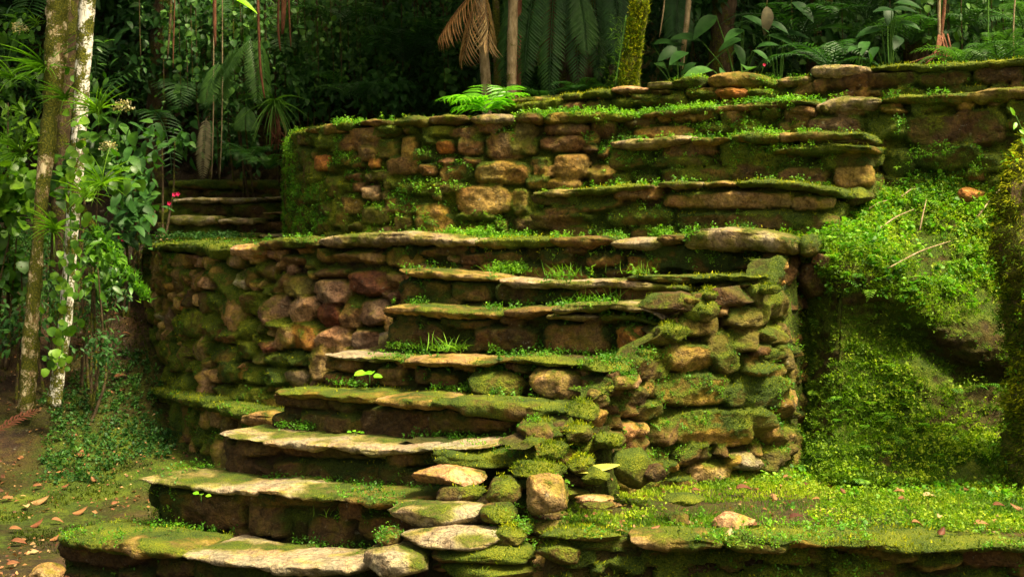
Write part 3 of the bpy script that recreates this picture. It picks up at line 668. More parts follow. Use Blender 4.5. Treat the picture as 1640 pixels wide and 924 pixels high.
slabs(lower, 'lower', [
    ([(226, 396, 404), (240, 390, 408), (258, 393, 404)], 'green', .95, .35), ([(256, 390, 402), (300, 387, 405), (342, 389, 410)], 'green', .95, .35),
    ([(296, 393, 408), (340, 391, 418), (365, 393, 412)], 'green', 1.0, .25, dict(front=.03)),
    ([(340, 392, 414), (380, 390, 419), (412, 391, 412)], 'pink', .35, .35),
    ([(410, 385, 400), (450, 380, 402), (502, 382, 397)], 'brown', .62, .35),
    ([(499, 385, 396), (530, 376, 397), (600, 371, 396), (640, 371, 393), (700, 376, 397), (758, 382, 395)], 'grey', .42, .4)], yT1cop)
slabs(lower, 'lower', [([(216, 612, 628), (250, 622, 640), (285, 632, 652), (326, 640, 655)], 'brown', .9, .25), ([(312, 643, 655), (350, 648, 668), (400, 658, 682), (436, 672, 690)], 'green', .95, .28),
      ([(378, 664, 684), (410, 660, 688), (438, 668, 684)], 'tan', .25, .2, dict(front=.06))], ribbon([(x, y-.1) for x, y in PLP]), name='ledge_stone')

# ---- upper terrace wall (bigger mossy blocks)
upper = empty('terrace_wall', (.2, 9.0, 1.57), label='long mossy block wall holding the upper terrace, curving away behind the lower stairs', cat='stone wall')
z2 = (400, 0, 2.31)
S2 = [(430, 512, 62, 46, 'brown', .3), (430, 570, 40, 28, 'brown', .15), (268, 602, 22, 32, 'orange', .1), (500, 486, 46, 22, 'green', .9), (505, 552, 48, 40, 'green', .55), (586, 545, 30, 45, 'gold', .4),
      (465, 606, 24, 16, 'orange', .15), (446, 712, 30, 24, 'pink', .1), (385, 656, 32, 18, 'brown', .25), (723, 541, 31, 27, 'orange', .25), (728, 596, 34, 14, 'brown', .2), (655, 626, 34, 24, 'brown', .3), (645, 575, 34, 22, 'green', .7),
      (668, 780, 66, 28, 'gold', .25), (688, 832, 78, 38, 'gold', .5), (560, 762, 64, 36, 'brown', .45), (620, 700, 72, 24, 'green', .7), (735, 697, 62, 26, 'green', .65), (830, 862, 74, 24, 'gold', .25),
      (870, 740, 106, 56, 'gold', .15), (935, 640, 106, 46, 'gold', .55), (960, 540, 84, 52, 'brown', .6), (815, 540, 48, 34, 'brown', .35), (820, 596, 40, 20, 'brown', .4), (700, 482, 60, 20, 'green', .8), (790, 490, 60, 24, 'brown', .5),
      (1005, 745, 30, 50, 'gold', .5), (350, 530, 46, 40, 'brown', .5), (360, 590, 36, 30, 'green', .7), (310, 690, 36, 40, 'tan', .5), (250, 710, 26, 40, 'brown', .5), (360, 760, 50, 36, 'green', .6), (270, 520, 40, 34, 'green', .7), (480, 650, 34, 20, 'green', .9), (840, 802, 80, 16, 'green', 1.0), (570, 820, 36, 26, 'tan', .4), (880, 466, 60, 24, 'brown', .5), (1090, 630, 46, 26, 'gold', .3), (225, 640, 22, 50, 'brown', .5), (1025, 490, 40, 40, 'green', .5)]
z5 = (700, 150, 2.98)
S5 = [(600, 238, 108, 38, 'brown', .35), (640, 345, 88, 62, 'gold', .2), (500, 345, 50, 45, 'green', .6), (600, 430, 90, 30, 'gold', .3), (835, 388, 108, 56, 'gold', .45), (620, 170, 110, 30, 'brown', .5), (420, 250, 70, 48, 'green', .7), (430, 180, 60, 30, 'green', .6),
      (310, 370, 130, 55, 'gold', .5), (1100, 185, 160, 30, 'gold', .4), (1330, 165, 90, 26, 'brown', .6), (1480, 160, 70, 26, 'green', .7), (880, 460, 60, 16, 'green', .8)]
conv = lambda S, z, zz: [((z[0]+e[0]/z[2]-zz[0])*zz[2], (z[1]+e[1]/z[2]-zz[1])*zz[2], e[2]/z[2]*zz[2], e[3]/z[2]*zz[2])+tuple(e[4:]) for e in S]
z6b = (1150, 60, 2.31)
S6B = [(630, 335, 75, 45, 'green', .95), (670, 465, 66, 52, 'green', .75), (800, 340, 110, 60, 'dark', .45), (960, 330, 100, 70, 'dark', .45), (850, 440, 120, 50, 'dark', .7), (430, 330, 110, 40, 'dark', .3), (295, 285, 50, 40, 'brown', .5), (640, 262, 40, 22, 'gold', .3)]
YT2 = ribbon([p for p in T2P if p[1] < 12])
w2 = wall('wall_face', T2P[:-1], 1.50, vtop([(462, 226), (480, 218), (510, 212), (560, 208), (700, 197), (860, 196), (1020, 190), (1300, 170), (1400, 168), (1660, 158), (1800, 150)], YT2), upper, M_STONE, .013,
          S2+conv(S5, z5, z2)+conv(S6B, z6b, z2), z2, .042, sizes=((.15, .07), (.09, .06), (.05, .035)), cols=('brown', 'green', 'brown', 'gold', 'green'), moss=.68, seed=8, p=4.0,
          mossfn=lambda V: .12*sstep(-.9, -1.5, V[:, 0])); keep('upper', w2)
def yT2c(u):
    u = np.asarray(u, float); return np.where(u < 1010, np.interp(u, [460, 468, 485, 520, 580, 680, 780, 900, 1010], [11.4, 10.6, 9.9, 9.46, 9.21, 9.03, 8.93, 8.86, float(sY(8.3)(1010))]), sY(8.3)(u))
slabs(upper, 'upper', [
    ([(463, 216, 226), (475, 211, 224), (490, 209, 219)], 'green', .9, .3), ([(484, 208, 216), (500, 203, 213), (512, 203, 211)], 'gold', .7, .3), ([(497, 203, 217), (520, 197, 219), (546, 198, 212)], 'tan', .5, .35), ([(530, 199, 211), (550, 195, 212), (565, 197, 208)], 'green', .8, .3),
    ([(562, 195, 201), (590, 190, 204), (624, 191, 200)], 'brown', .35, .4), ([(598, 203, 210), (615, 201, 217), (636, 204, 211)], 'green', .85, .2),
    ([(624, 190, 203), (655, 186, 205), (682, 188, 203)], 'green', .8, .4), ([(680, 186, 198), (715, 182, 200), (748, 187, 196)], 'brown', .6, .4), ([(746, 187, 196), (765, 181, 202), (800, 181, 200), (822, 183, 196)], 'grey', .2, .4),
    ([(820, 182, 196), (845, 178, 199), (870, 180, 198)], 'brown', .35, .4), ([(865, 183, 198), (900, 177, 200), (960, 180, 196), (1020, 183, 193)], 'gold', .7, .4),
    ([(1018, 182, 191), (1100, 174, 186), (1180, 166, 184), (1250, 160, 174), (1308, 161, 170)], 'brown', .55, .4),
    ([(1301, 168, 180), (1320, 155, 186), (1345, 150, 188), (1390, 152, 185), (1413, 158, 166)], 'grey', .12, .4, dict(nx=2.6)),
    ([(1408, 160, 166), (1440, 150, 168), (1500, 150, 171), (1560, 145, 166), (1600, 138, 162), (1700, 134, 150)], 'tan', .6, .45)], yT2c)
slabs(upper, 'upper', [([(1255, 168, 180), (1280, 166, 190), (1304, 170, 188)], 'brown', .5, .3, dict(front=.02)), ([(1410, 176, 180), (1430, 170, 184), (1450, 174, 182)], 'gold', .3, .2)], yT2c)

# ---- the low top wall on the upper terrace
YT3 = sY(8.76); YC3 = sY(8.70)
top = empty('low_wall', (1.4, 8.9, 2.36), label='low topmost wall of stacked flat stones with golden moss along the back of the upper terrace', cat='stone wall')
T3P = pxy([(822, 10.8), (812, 10.2)]) + pxy([(808, float(YT3(808)))]) + pxy([(u, float(YT3(u))) for u in (900, 1000, 1100, 1200, 1300, 1400, 1500, 1600, 1700, 1800)])
z3 = (800, 0, 2.311)
S3 = [(845, 345, 55, 16, 'orange', .15), (1000, 350, 80, 20, 'green', .6), (540, 370, 55, 20, 'gold', .6), (640, 375, 50, 28, 'green', .9), (450, 385, 40, 20, 'green', .8), (350, 395, 55, 20, 'green', .8), (250, 395, 60, 18, 'brown', .6), (90, 395, 50, 16, 'green', .9), (1190, 320, 20, 30, 'brown', .5), (1300, 300, 120, 32, 'dark', .5), (1450, 290, 100, 34, 'dark', .4), (1650, 290, 100, 30, 'dark', .35), (1850, 270, 100, 40, 'dark', .4)]
w3 = wall('wall_face', T3P, 2.30, vtop([(806, 168), (930, 158), (1030, 147), (1130, 141), (1240, 140), (1298, 122), (1400, 119), (1660, 107), (1800, 104)], YT3), top, M_STONE, .014, S3, z3, .045,
          sizes=((.12, .035), (.07, .03), (.04, .025)), cols=('gold', 'brown', 'green'), moss=.6, seed=12, p=4.0); keep('top', w3)
slabs(top, 'top', [
    ([(804, 160, 168), (850, 155, 168), (893, 156, 166)], 'tan', .5, .35), ([(818, 168, 178), (850, 163, 178), (894, 158, 172)], 'green', .9, .25, dict(front=.03)), ([(892, 150, 160), (910, 148, 162), (931, 151, 162)], 'brown', .7, .3),
    ([(928, 149, 158), (950, 145, 159), (978, 143, 156)], 'green', .9, .3), ([(974, 140, 146), (995, 135, 152), (1030, 139, 146)], 'pink', .2, .3), ([(1006, 150, 156), (1030, 152, 168), (1056, 152, 166)], 'gold', .5, .2),
    ([(1030, 132, 142), (1055, 129, 144), (1078, 130, 141)], 'grey', .45, .3), ([(1070, 131, 141), (1098, 121, 143), (1128, 123, 138)], 'green', .75, .3), ([(1096, 146, 152), (1115, 144, 158), (1146, 148, 156)], 'green', .7, .2),
    ([(1125, 124, 138), (1150, 115, 143), (1200, 114, 143), (1242, 127, 146)], 'gold', .45, .35, dict(nx=2.8)), ([(1240, 127, 136), (1270, 122, 138), (1300, 120, 136)], 'grey', .5, .3),
    ([(1292, 108, 120), (1312, 102, 126), (1360, 102, 126), (1398, 108, 121)], 'grey', .2, .35), ([(1388, 109, 116), (1420, 101, 116), (1500, 103, 119), (1560, 98, 113), (1620, 95, 109), (1720, 88, 102)], 'brown', .85, .4)], YC3)
slabs(top, 'top', [([(1145, 142, 150), (1170, 139, 157), (1196, 141, 155)], 'orange', .15, .2, dict(front=.03)), ([(1192, 144, 152), (1215, 142, 157), (1240, 150, 160)], 'green', .7, .2, dict(front=.03))], YC3)

# ---- the staircase
stairs = empty('stone_staircase', (-.3, 7.0, 0), label='broad mossy stone staircase climbing from the bottom left to the upper terrace', cat='staircase')
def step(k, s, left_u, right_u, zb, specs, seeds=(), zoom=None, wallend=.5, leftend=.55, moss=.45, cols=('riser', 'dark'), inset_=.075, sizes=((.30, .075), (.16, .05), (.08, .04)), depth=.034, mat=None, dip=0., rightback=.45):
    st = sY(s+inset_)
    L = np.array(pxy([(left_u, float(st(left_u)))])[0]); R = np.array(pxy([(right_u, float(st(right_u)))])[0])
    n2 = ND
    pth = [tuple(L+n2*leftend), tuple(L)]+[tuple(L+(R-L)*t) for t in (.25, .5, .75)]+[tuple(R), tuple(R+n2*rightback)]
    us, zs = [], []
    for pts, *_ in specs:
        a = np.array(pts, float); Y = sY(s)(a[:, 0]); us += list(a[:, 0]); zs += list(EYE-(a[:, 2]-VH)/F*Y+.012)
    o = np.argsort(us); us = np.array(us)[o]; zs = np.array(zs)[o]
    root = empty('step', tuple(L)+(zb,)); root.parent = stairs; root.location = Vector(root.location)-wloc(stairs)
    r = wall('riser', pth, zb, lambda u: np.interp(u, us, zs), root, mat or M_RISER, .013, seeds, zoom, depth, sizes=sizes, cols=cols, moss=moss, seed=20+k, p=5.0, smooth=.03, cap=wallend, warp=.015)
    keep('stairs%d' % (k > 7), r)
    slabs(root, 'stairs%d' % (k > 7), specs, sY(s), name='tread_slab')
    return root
z1 = (60, 580, 2.685); z2b = (500, 580, 2.685); z7 = (600, 360, 2.718); z8 = (1000, 360, 2.309)
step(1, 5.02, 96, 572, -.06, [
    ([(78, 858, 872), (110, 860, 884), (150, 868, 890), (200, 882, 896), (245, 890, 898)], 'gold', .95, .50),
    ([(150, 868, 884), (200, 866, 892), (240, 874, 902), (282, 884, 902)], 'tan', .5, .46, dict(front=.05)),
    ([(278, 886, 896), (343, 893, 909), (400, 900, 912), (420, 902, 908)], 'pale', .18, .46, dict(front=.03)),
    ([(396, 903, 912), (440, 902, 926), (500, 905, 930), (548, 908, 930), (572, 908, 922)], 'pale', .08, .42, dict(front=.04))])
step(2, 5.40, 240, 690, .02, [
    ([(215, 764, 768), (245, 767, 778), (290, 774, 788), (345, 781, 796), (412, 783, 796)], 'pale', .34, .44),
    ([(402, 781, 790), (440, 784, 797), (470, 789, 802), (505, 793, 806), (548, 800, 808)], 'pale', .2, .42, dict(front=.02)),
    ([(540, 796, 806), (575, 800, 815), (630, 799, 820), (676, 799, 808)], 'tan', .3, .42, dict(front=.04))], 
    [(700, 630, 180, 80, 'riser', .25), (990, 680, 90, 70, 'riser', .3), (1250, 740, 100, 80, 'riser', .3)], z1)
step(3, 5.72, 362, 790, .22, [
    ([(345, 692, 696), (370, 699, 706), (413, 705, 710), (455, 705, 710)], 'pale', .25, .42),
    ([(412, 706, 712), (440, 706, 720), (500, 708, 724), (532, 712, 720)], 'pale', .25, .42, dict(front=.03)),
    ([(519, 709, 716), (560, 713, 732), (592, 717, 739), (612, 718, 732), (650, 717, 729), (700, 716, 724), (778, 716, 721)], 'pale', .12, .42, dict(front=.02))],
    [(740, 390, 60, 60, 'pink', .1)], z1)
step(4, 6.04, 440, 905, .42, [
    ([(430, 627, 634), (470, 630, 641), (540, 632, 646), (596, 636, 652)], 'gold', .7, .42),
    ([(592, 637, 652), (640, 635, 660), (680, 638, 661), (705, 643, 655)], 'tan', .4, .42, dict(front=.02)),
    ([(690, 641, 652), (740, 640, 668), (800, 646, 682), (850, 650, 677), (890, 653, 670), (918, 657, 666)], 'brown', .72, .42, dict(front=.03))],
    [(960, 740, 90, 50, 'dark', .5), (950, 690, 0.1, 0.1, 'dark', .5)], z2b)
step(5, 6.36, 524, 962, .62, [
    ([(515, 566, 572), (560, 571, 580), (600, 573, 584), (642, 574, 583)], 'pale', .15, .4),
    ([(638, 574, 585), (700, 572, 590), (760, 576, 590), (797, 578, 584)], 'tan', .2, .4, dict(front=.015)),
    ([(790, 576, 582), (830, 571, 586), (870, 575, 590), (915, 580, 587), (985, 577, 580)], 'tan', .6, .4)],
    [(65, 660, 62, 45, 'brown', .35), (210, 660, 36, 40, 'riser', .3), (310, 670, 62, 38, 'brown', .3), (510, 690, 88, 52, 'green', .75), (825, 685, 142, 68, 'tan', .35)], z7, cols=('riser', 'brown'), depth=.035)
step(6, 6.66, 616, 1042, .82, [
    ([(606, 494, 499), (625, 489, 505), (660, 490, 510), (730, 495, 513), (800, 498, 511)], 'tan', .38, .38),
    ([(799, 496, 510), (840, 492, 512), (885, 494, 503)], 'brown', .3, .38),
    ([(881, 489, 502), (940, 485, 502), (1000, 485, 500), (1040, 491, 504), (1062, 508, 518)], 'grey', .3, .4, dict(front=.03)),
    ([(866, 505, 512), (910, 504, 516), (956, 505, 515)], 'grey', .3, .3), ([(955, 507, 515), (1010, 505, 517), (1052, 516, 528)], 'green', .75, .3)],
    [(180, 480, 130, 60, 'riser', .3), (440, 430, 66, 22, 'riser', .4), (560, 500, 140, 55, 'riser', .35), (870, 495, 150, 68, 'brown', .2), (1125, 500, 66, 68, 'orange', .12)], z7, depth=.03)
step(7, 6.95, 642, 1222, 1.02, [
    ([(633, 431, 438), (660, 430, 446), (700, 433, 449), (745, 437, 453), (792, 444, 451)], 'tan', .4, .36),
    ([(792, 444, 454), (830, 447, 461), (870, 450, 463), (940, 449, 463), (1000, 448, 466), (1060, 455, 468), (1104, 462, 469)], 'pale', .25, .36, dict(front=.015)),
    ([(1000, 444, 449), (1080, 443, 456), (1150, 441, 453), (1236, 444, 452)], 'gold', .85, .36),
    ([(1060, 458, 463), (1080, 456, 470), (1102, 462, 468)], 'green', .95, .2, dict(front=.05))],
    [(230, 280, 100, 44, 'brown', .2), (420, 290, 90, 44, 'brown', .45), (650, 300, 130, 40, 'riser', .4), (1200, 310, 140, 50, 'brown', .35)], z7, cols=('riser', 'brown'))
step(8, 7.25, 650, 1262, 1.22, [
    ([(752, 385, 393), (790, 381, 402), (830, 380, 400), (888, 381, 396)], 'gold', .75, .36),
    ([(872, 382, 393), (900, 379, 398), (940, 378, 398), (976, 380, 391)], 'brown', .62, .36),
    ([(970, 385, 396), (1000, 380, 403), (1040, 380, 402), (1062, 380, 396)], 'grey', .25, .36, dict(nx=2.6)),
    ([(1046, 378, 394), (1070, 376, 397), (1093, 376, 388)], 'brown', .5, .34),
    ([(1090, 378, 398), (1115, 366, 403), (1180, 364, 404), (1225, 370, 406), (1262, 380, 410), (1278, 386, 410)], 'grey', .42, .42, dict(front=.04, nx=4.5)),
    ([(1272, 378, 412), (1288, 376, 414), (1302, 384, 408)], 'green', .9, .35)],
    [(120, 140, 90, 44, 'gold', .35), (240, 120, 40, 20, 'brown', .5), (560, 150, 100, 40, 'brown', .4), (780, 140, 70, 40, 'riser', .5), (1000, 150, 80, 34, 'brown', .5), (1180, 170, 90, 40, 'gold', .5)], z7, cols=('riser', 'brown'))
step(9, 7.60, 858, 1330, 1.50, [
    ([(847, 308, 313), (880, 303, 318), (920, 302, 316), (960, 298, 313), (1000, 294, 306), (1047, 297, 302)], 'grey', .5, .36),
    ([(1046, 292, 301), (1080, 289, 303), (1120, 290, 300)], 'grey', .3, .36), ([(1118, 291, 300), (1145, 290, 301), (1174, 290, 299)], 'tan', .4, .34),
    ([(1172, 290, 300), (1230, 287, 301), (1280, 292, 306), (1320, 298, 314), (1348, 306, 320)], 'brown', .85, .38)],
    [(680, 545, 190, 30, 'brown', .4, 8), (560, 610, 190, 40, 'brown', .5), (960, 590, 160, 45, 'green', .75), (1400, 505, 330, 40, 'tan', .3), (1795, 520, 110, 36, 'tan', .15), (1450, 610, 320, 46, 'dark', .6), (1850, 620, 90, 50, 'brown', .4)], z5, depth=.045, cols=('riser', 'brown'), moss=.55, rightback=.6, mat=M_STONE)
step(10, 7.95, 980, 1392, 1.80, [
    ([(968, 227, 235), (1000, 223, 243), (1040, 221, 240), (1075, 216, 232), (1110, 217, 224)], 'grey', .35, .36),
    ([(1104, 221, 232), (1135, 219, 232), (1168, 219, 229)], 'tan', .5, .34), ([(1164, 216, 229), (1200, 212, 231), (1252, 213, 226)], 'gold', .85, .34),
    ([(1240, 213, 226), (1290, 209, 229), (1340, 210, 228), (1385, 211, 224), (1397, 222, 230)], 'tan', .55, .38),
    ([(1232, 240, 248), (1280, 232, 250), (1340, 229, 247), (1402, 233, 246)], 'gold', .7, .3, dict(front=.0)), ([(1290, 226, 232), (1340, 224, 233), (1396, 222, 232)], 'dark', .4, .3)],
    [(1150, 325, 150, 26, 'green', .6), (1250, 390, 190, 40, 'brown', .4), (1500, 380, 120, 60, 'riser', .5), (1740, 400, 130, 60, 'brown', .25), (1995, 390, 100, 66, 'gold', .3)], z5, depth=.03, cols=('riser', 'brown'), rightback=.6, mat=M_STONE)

# ---- bastion wall on the right side of the stairs
bas = empty('bastion_wall', (1.2, 7.0, .4), label='curved corner wall of big mossy boulders on the right side of the stairs', cat='stone wall')
S8b = [(410, 262, 92, 46, 'dark', .5), (555, 252, 52, 56, 'green', .75), (600, 175, 40, 62, 'green', .8), (130, 292, 142, 46, 'dark', .35), (470, 345, 76, 38, 'green', .6), (308, 376, 72, 46, 'green', .8), (566, 328, 46, 44, 'green', .7),
       (462, 422, 56, 52, 'green', .55), (540, 407, 42, 30, 'green', .55), (602, 412, 36, 34, 'green', .7), (250, 495, 96, 52, 'gold', .45), (165, 420, 60, 32, 'green', .8), (500, 527, 42, 42, 'gold', .4), (582, 540, 50, 36, 'gold', .4),
       (536, 462, 40, 24, 'brown', .3), (385, 480, 50, 80, 'green', .6, 20), (262, 612, 140, 62, 'gold', .55), (556, 622, 92, 60, 'green', .8), (430, 640, 46, 42, 'green', .7), (330, 752, 152, 70, 'gold', .6), (160, 762, 46, 62, 'brown', .5), (30, 576, 46, 26, 'pink', .25),
       (40, 640, 60, 50, 'dark', .6), (-30, 600, 40, 40, 'brown', .2), (20, 770, 38, 42, 'tan', .2), (-60, 520, 60, 26, 'green', .9), (470, 170, 60, 60, 'brown', .4), (360, 155, 155, 42, 'brown', .45), (640, 290, 40, 60, 'green', .8), (500, 740, 60, 60, 'green', .8), (-90, 640, 46, 40, 'dark', .6), (-100, 720, 50, 40, 'gold', .5), (100, 690, 50, 34, 'green', .7), (20, 690, 40, 30, 'brown', .5)]
wb = wall('wall_face', BASP, .30, vtop([(858, 712), (880, 698), (915, 676), (950, 640), (985, 602), (1030, 578), (1060, 535), (1090, 505), (1110, 478), (1150, 462), (1238, 455), (1262, 412), (1285, 408), (1303, 400)], ribbon(BASP)), bas, M_STONE, .012,
          S8b, z8, .07, sizes=((.09, .06), (.06, .045), (.035, .03)), cols=('gold', 'tan', 'brown', 'green'), moss=.5, cap=.14, batter=.10, seed=31, p=3.6, warp=.03, upmoss=.42, mossfn=lambda V: -.08+0*V[:, 0]); keep('bastion', wb)
# side wall of the lowest steps (sloping heap of rubble)
CHP = [(-1.02, 6.6), (-.80, 5.78), (-.60, 5.66), (-.3, 5.66), (0, 5.72), (.12, 5.74), (.2, 5.95), (.25, 6.4)]
# retaining wall under the right platform
RTP = [(.10, 5.95), (.14, 5.62), (.6, 5.60), (1.2, 5.57), (2.0, 5.54), (3.2, 5.5), (4.6, 5.4)]
ret = empty('retaining_wall', (1.6, 5.6, 0), label='knee-high mossy wall along the front edge of the grassy platform at bottom right', cat='stone wall')
wr = wall('wall_face', RTP, -.08, vtop([(860, 852), (900, 858), (1000, 866), (1160, 874), (1300, 874), (1640, 880), (1900, 885)], ribbon(RTP)), ret, M_STONE, .012, [], None, .06,
          sizes=((.16, .05), (.08, .045), (.05, .03)), cols=('dark', 'green', 'brown'), moss=.62, cap=.3, batter=.2, seed=41, upmoss=.5); keep('retain', wr)
slabs(ret, 'retain', [([(1008, 866, 874), (1050, 862, 888), (1100, 862, 895), (1140, 866, 889), (1164, 870, 880)], 'tan', .42, .3, dict(front=.02)),
      ([(1150, 868, 876), (1220, 866, 882), (1300, 868, 884), (1395, 870, 884)], 'gold', .8, .35), ([(1160, 874, 880), (1200, 870, 892), (1265, 872, 890)], 'green', .7, .2, dict(front=.04)),
      ([(1385, 870, 884), (1450, 872, 892), (1520, 874, 890), (1600, 876, 892), (1700, 880, 896), (1800, 884, 898)], 'gold', .9, .38)], ribbon([(x, y-.06) for x, y in RTP]))

# ---- the small flight of steps at the far left
far = empty('stone_steps', (-2.6, 13.2, 1.57), label='small far flight of worn stone steps behind the left end of the lower terrace', cat='steps')
def fstep(us, ue, v, th, Y, col, mo, zb):
    if col == 'pale': col = (.46, .39, .27)  # brighter stone colour stands in for light on these treads
    pts = [(us, v+2, v+th-2), ((us*2+ue)/3, v+rng.uniform(-1, 2), v+th), ((us+ue*2)/3, v+rng.uniform(-1, 1), v+th+1), (ue, v, v+th-2)]
    r = slab('tread_slab', pts, lambda u: Y+0*np.asarray(u, float), .5, far, col, mo, seed=int(us+v), edge=.01); keep('far', r[:4])
for i, (v, Y) in enumerate(((378, 12.3), (350, 12.75), (320, 13.2), (293, 13.65))):
    z = EYE-(v-VH)/F*Y
    P = pxy([(246, Y+.5), (256+i*2, Y+.07), (350, Y+.07), (472, Y+.05)])
    r = wall('riser', P, z-.24, z-.03, far, M_STONE, .02, [], None, .02, sizes=((.2, .06), (.1, .05)), cols=('riser', 'dark'), moss=.45, seed=50+i, cap=.5); keep('far', r)
fstep(244, 415, 374, 12, 12.3, 'pale', .35, 0); fstep(412, 466, 374, 9, 12.3, 'pale', .2, 0)
fstep(262, 352, 345, 17, 12.75, 'pale', .4, 0); fstep(345, 425, 350, 10, 12.7, 'pale', .15, 0); fstep(418, 468, 338, 6, 12.7, 'tan', .2, 0)
fstep(272, 416, 316, 10, 13.2, 'pale', .25, 0); fstep(420, 468, 314, 6, 13.2, 'pale', .1, 0)
fstep(266, 470, 288, 17, 13.65, 'brown', .75, 0)
def frond(lb, base, az, length, rise=.6, droop=1.2, npair=22, leaf=.16, lw=.018, tint=.5, hang=0., twist=0., w=.0, tpl=None, taper=1.0, vee=.25):
    """pinnate frond: arching rib and paired leaflets"""
    base = np.array(base, float); h = np.array([math.cos(az), math.sin(az), 0.])
    n = npair; t = np.linspace(0, 1, n+1)
    ang = rise-droop*t**1.1
    st = length/n; pts = [base]
    for a in ang[:-1]: pts.append(pts[-1]+st*(h*math.cos(a)+np.array([0, 0, math.sin(a)])))
    pts = np.array(pts); tg = np.gradient(pts, axis=0); tg /= np.linalg.norm(tg, axis=1, keepdims=True)
    side = np.cross(tg, np.array([0, 0, 1.])); ln = np.linalg.norm(side, axis=1, keepdims=True); side = np.where(ln > .05, side/np.maximum(ln, 1e-6), np.array([-h[1], h[0], 0]))
    upn = np.cross(side, tg)
    if twist:
        c, s = math.cos(twist), math.sin(twist); side, upn = side*c+upn*s, upn*c-side*s
    ll = leaf*np.sin(np.pi*np.clip(.12+.86*t, 0, 1))**.7*taper
    for sg in (-1, 1):
        D = side*sg*1.0+tg*.55+upn*vee+np.array([0, 0, -hang])+rng.normal(0, .05, (n+1, 3))
        lb.leaves(tpl or T_NARROW, pts[1:], D[1:], upn[1:]+side[1:]*sg*-.2, ll[1:], np.clip(tint+rng.normal(0, .06, n), 0, 1), wscale=None if not lw else np.full(n, lw/ (leaf*.2)))
    # rib as a thin square tube
    k = 4; a = np.arange(k)*np.pi/2; rr = np.linspace(.006, .0015, n+1)*(length/1.0)**.5
    V = pts[:, None]+side[:, None]*(np.cos(a)[None, :, None]*rr[:, None, None])+upn[:, None]*(np.sin(a)[None, :, None]*rr[:, None, None])
    lb.add(V.reshape(-1, 3), gridfaces(n+1, k, True), max(0, tint-.25))
    return pts
# ================================================================ LOOSE AND FACING STONES
def T(o): return o
for k, (u0, u1, v0, v1, Y, th, c, mo, nm) in enumerate([
    (580, 692, 872, 924, 5.62, .20, 'pale', .2, 0), (634, 832, 840, 871, 5.70, .17, 'pale', .2, 0), (624, 802, 803, 841, 5.88, .17, 'pale', .35, 0), (662, 777, 744, 774, 6.12, .16, 'pink', .2, 0),
    (690, 862, 716, 750, 6.35, .16, 'green', .95, 0), (818, 906, 737, 763, 6.05, .12, 'gold', .7, 0), (838, 911, 756, 827, 5.86, .10, 'tan', .22, 0), (828, 900, 672, 713, 6.36, .14, 'brown', .45, 0),
    (850, 912, 705, 733, 6.22, .12, 'green', .8, 0), (775, 836, 762, 806, 5.98, .14, 'brown', .55, 0), (700, 775, 775, 812, 6.05, .12, 'dark', .5, 0), (690, 860, 868, 905, 5.66, .14, 'brown', .6, 0), (905, 962, 640, 676, 6.50, .14, 'brown', .7, 0),
    (930, 1012, 576, 600, 6.74, .14, 'green', .95, 0), (1046, 1104, 512, 548, 6.90, .12, 'green', .8, 0), (1090, 1160, 474, 520, 6.96, .14, 'green', .75, 0), (1028, 1142, 468, 506, 6.99, .12, 'dark', .4, 0), (850, 900, 760, 780, 5.98, .08, 'green', .9, 0),
    (975, 1026, 598, 622, 6.66, .1, 'pink', .3, 0), (700, 866, 893, 926, 5.62, .16, 'green', .7, 0), (860, 930, 868, 900, 5.6, .08, 'brown', .5, 0), (866, 1000, 842, 866, 5.62, .12, 'green', .8, 0), (600, 650, 846, 874, 5.85, .1, 'brown', .5, 0), (790, 850, 838, 870, 5.72, .12, 'green', .85, 0), (770, 830, 806, 838, 5.82, .12, 'brown', .6, 0), (905, 950, 728, 760, 6.15, .1, 'green', .7, 0), (900, 950, 676, 706, 6.36, .12, 'green', .7, 0), (950, 1000, 690, 720, 6.36, .12, 'green', .8, 0)]):
    r = prock('facing_stone', u0, u1, v0, v1, Y, th, bas, col=c, moss=mo, seed=k+3, rot=-.15, sq=3.2 if (v1-v0) < .5*(u1-u0) else 2.6, lump=.16); keep('bastion', r)
gk = np.random.default_rng(17)
hp = [(-.52, 5.64), (.12, 5.64), (.16, 6.0), (.44, 6.56), (.25, 6.65), (.0, 6.5), (-.2, 6.22), (-.36, 5.98)]
cnt = 0
while cnt < 48:
    x, y = gk.uniform(-1, .45), gk.uniform(5.62, 6.7)
    if not inpoly(np.array([x]), np.array([y]), hp)[0]: continue
    z_ = float(Z[np.searchsorted(ay_, y), np.searchsorted(ax_, x)]); a = gk.uniform(.07, .16)
    r = rock('facing_stone', (x, y, z_+gk.uniform(-.02, .012)), (a, a*gk.uniform(.6, .9), a*gk.uniform(.2, .36)), bas, col=('brown', 'green', 'gold', 'dark', 'tan')[gk.integers(5)], moss=gk.uniform(.1, .75), seed=500+cnt, rot=gk.uniform(-.6, .6), tilt=gk.normal(0, .12), sq=3.0, nth=16); keep('bastion', r); cnt += 1
BY = ribbon(BASP)
for k in range(18):                      # stones bedded along the top of the corner wall
    u = gk.uniform(850, 1235); v = np.interp(u, [840, 880, 915, 950, 985, 1030, 1060, 1090, 1110, 1150, 1238], [712, 694, 676, 640, 602, 578, 535, 505, 478, 462, 455]); Yk = float(BY(u))+gk.uniform(.03, .2)
    c = up(u, v, float(BY(u))); c[1] = Yk; c[0] = (u-U0)/F*Yk; c[2] += gk.uniform(-.035, .0); a = gk.uniform(.04, .07)
    r = rock('facing_stone', c, (a, a*.8, a*gk.uniform(.4, .65)), bas, col=('brown', 'green', 'gold', 'dark')[gk.integers(4)], moss=gk.uniform(.45, .95), seed=600+k, rot=gk.uniform(-.5, .5), tilt=gk.normal(0, .15), sq=3.0, nth=16); keep('bastion', r)
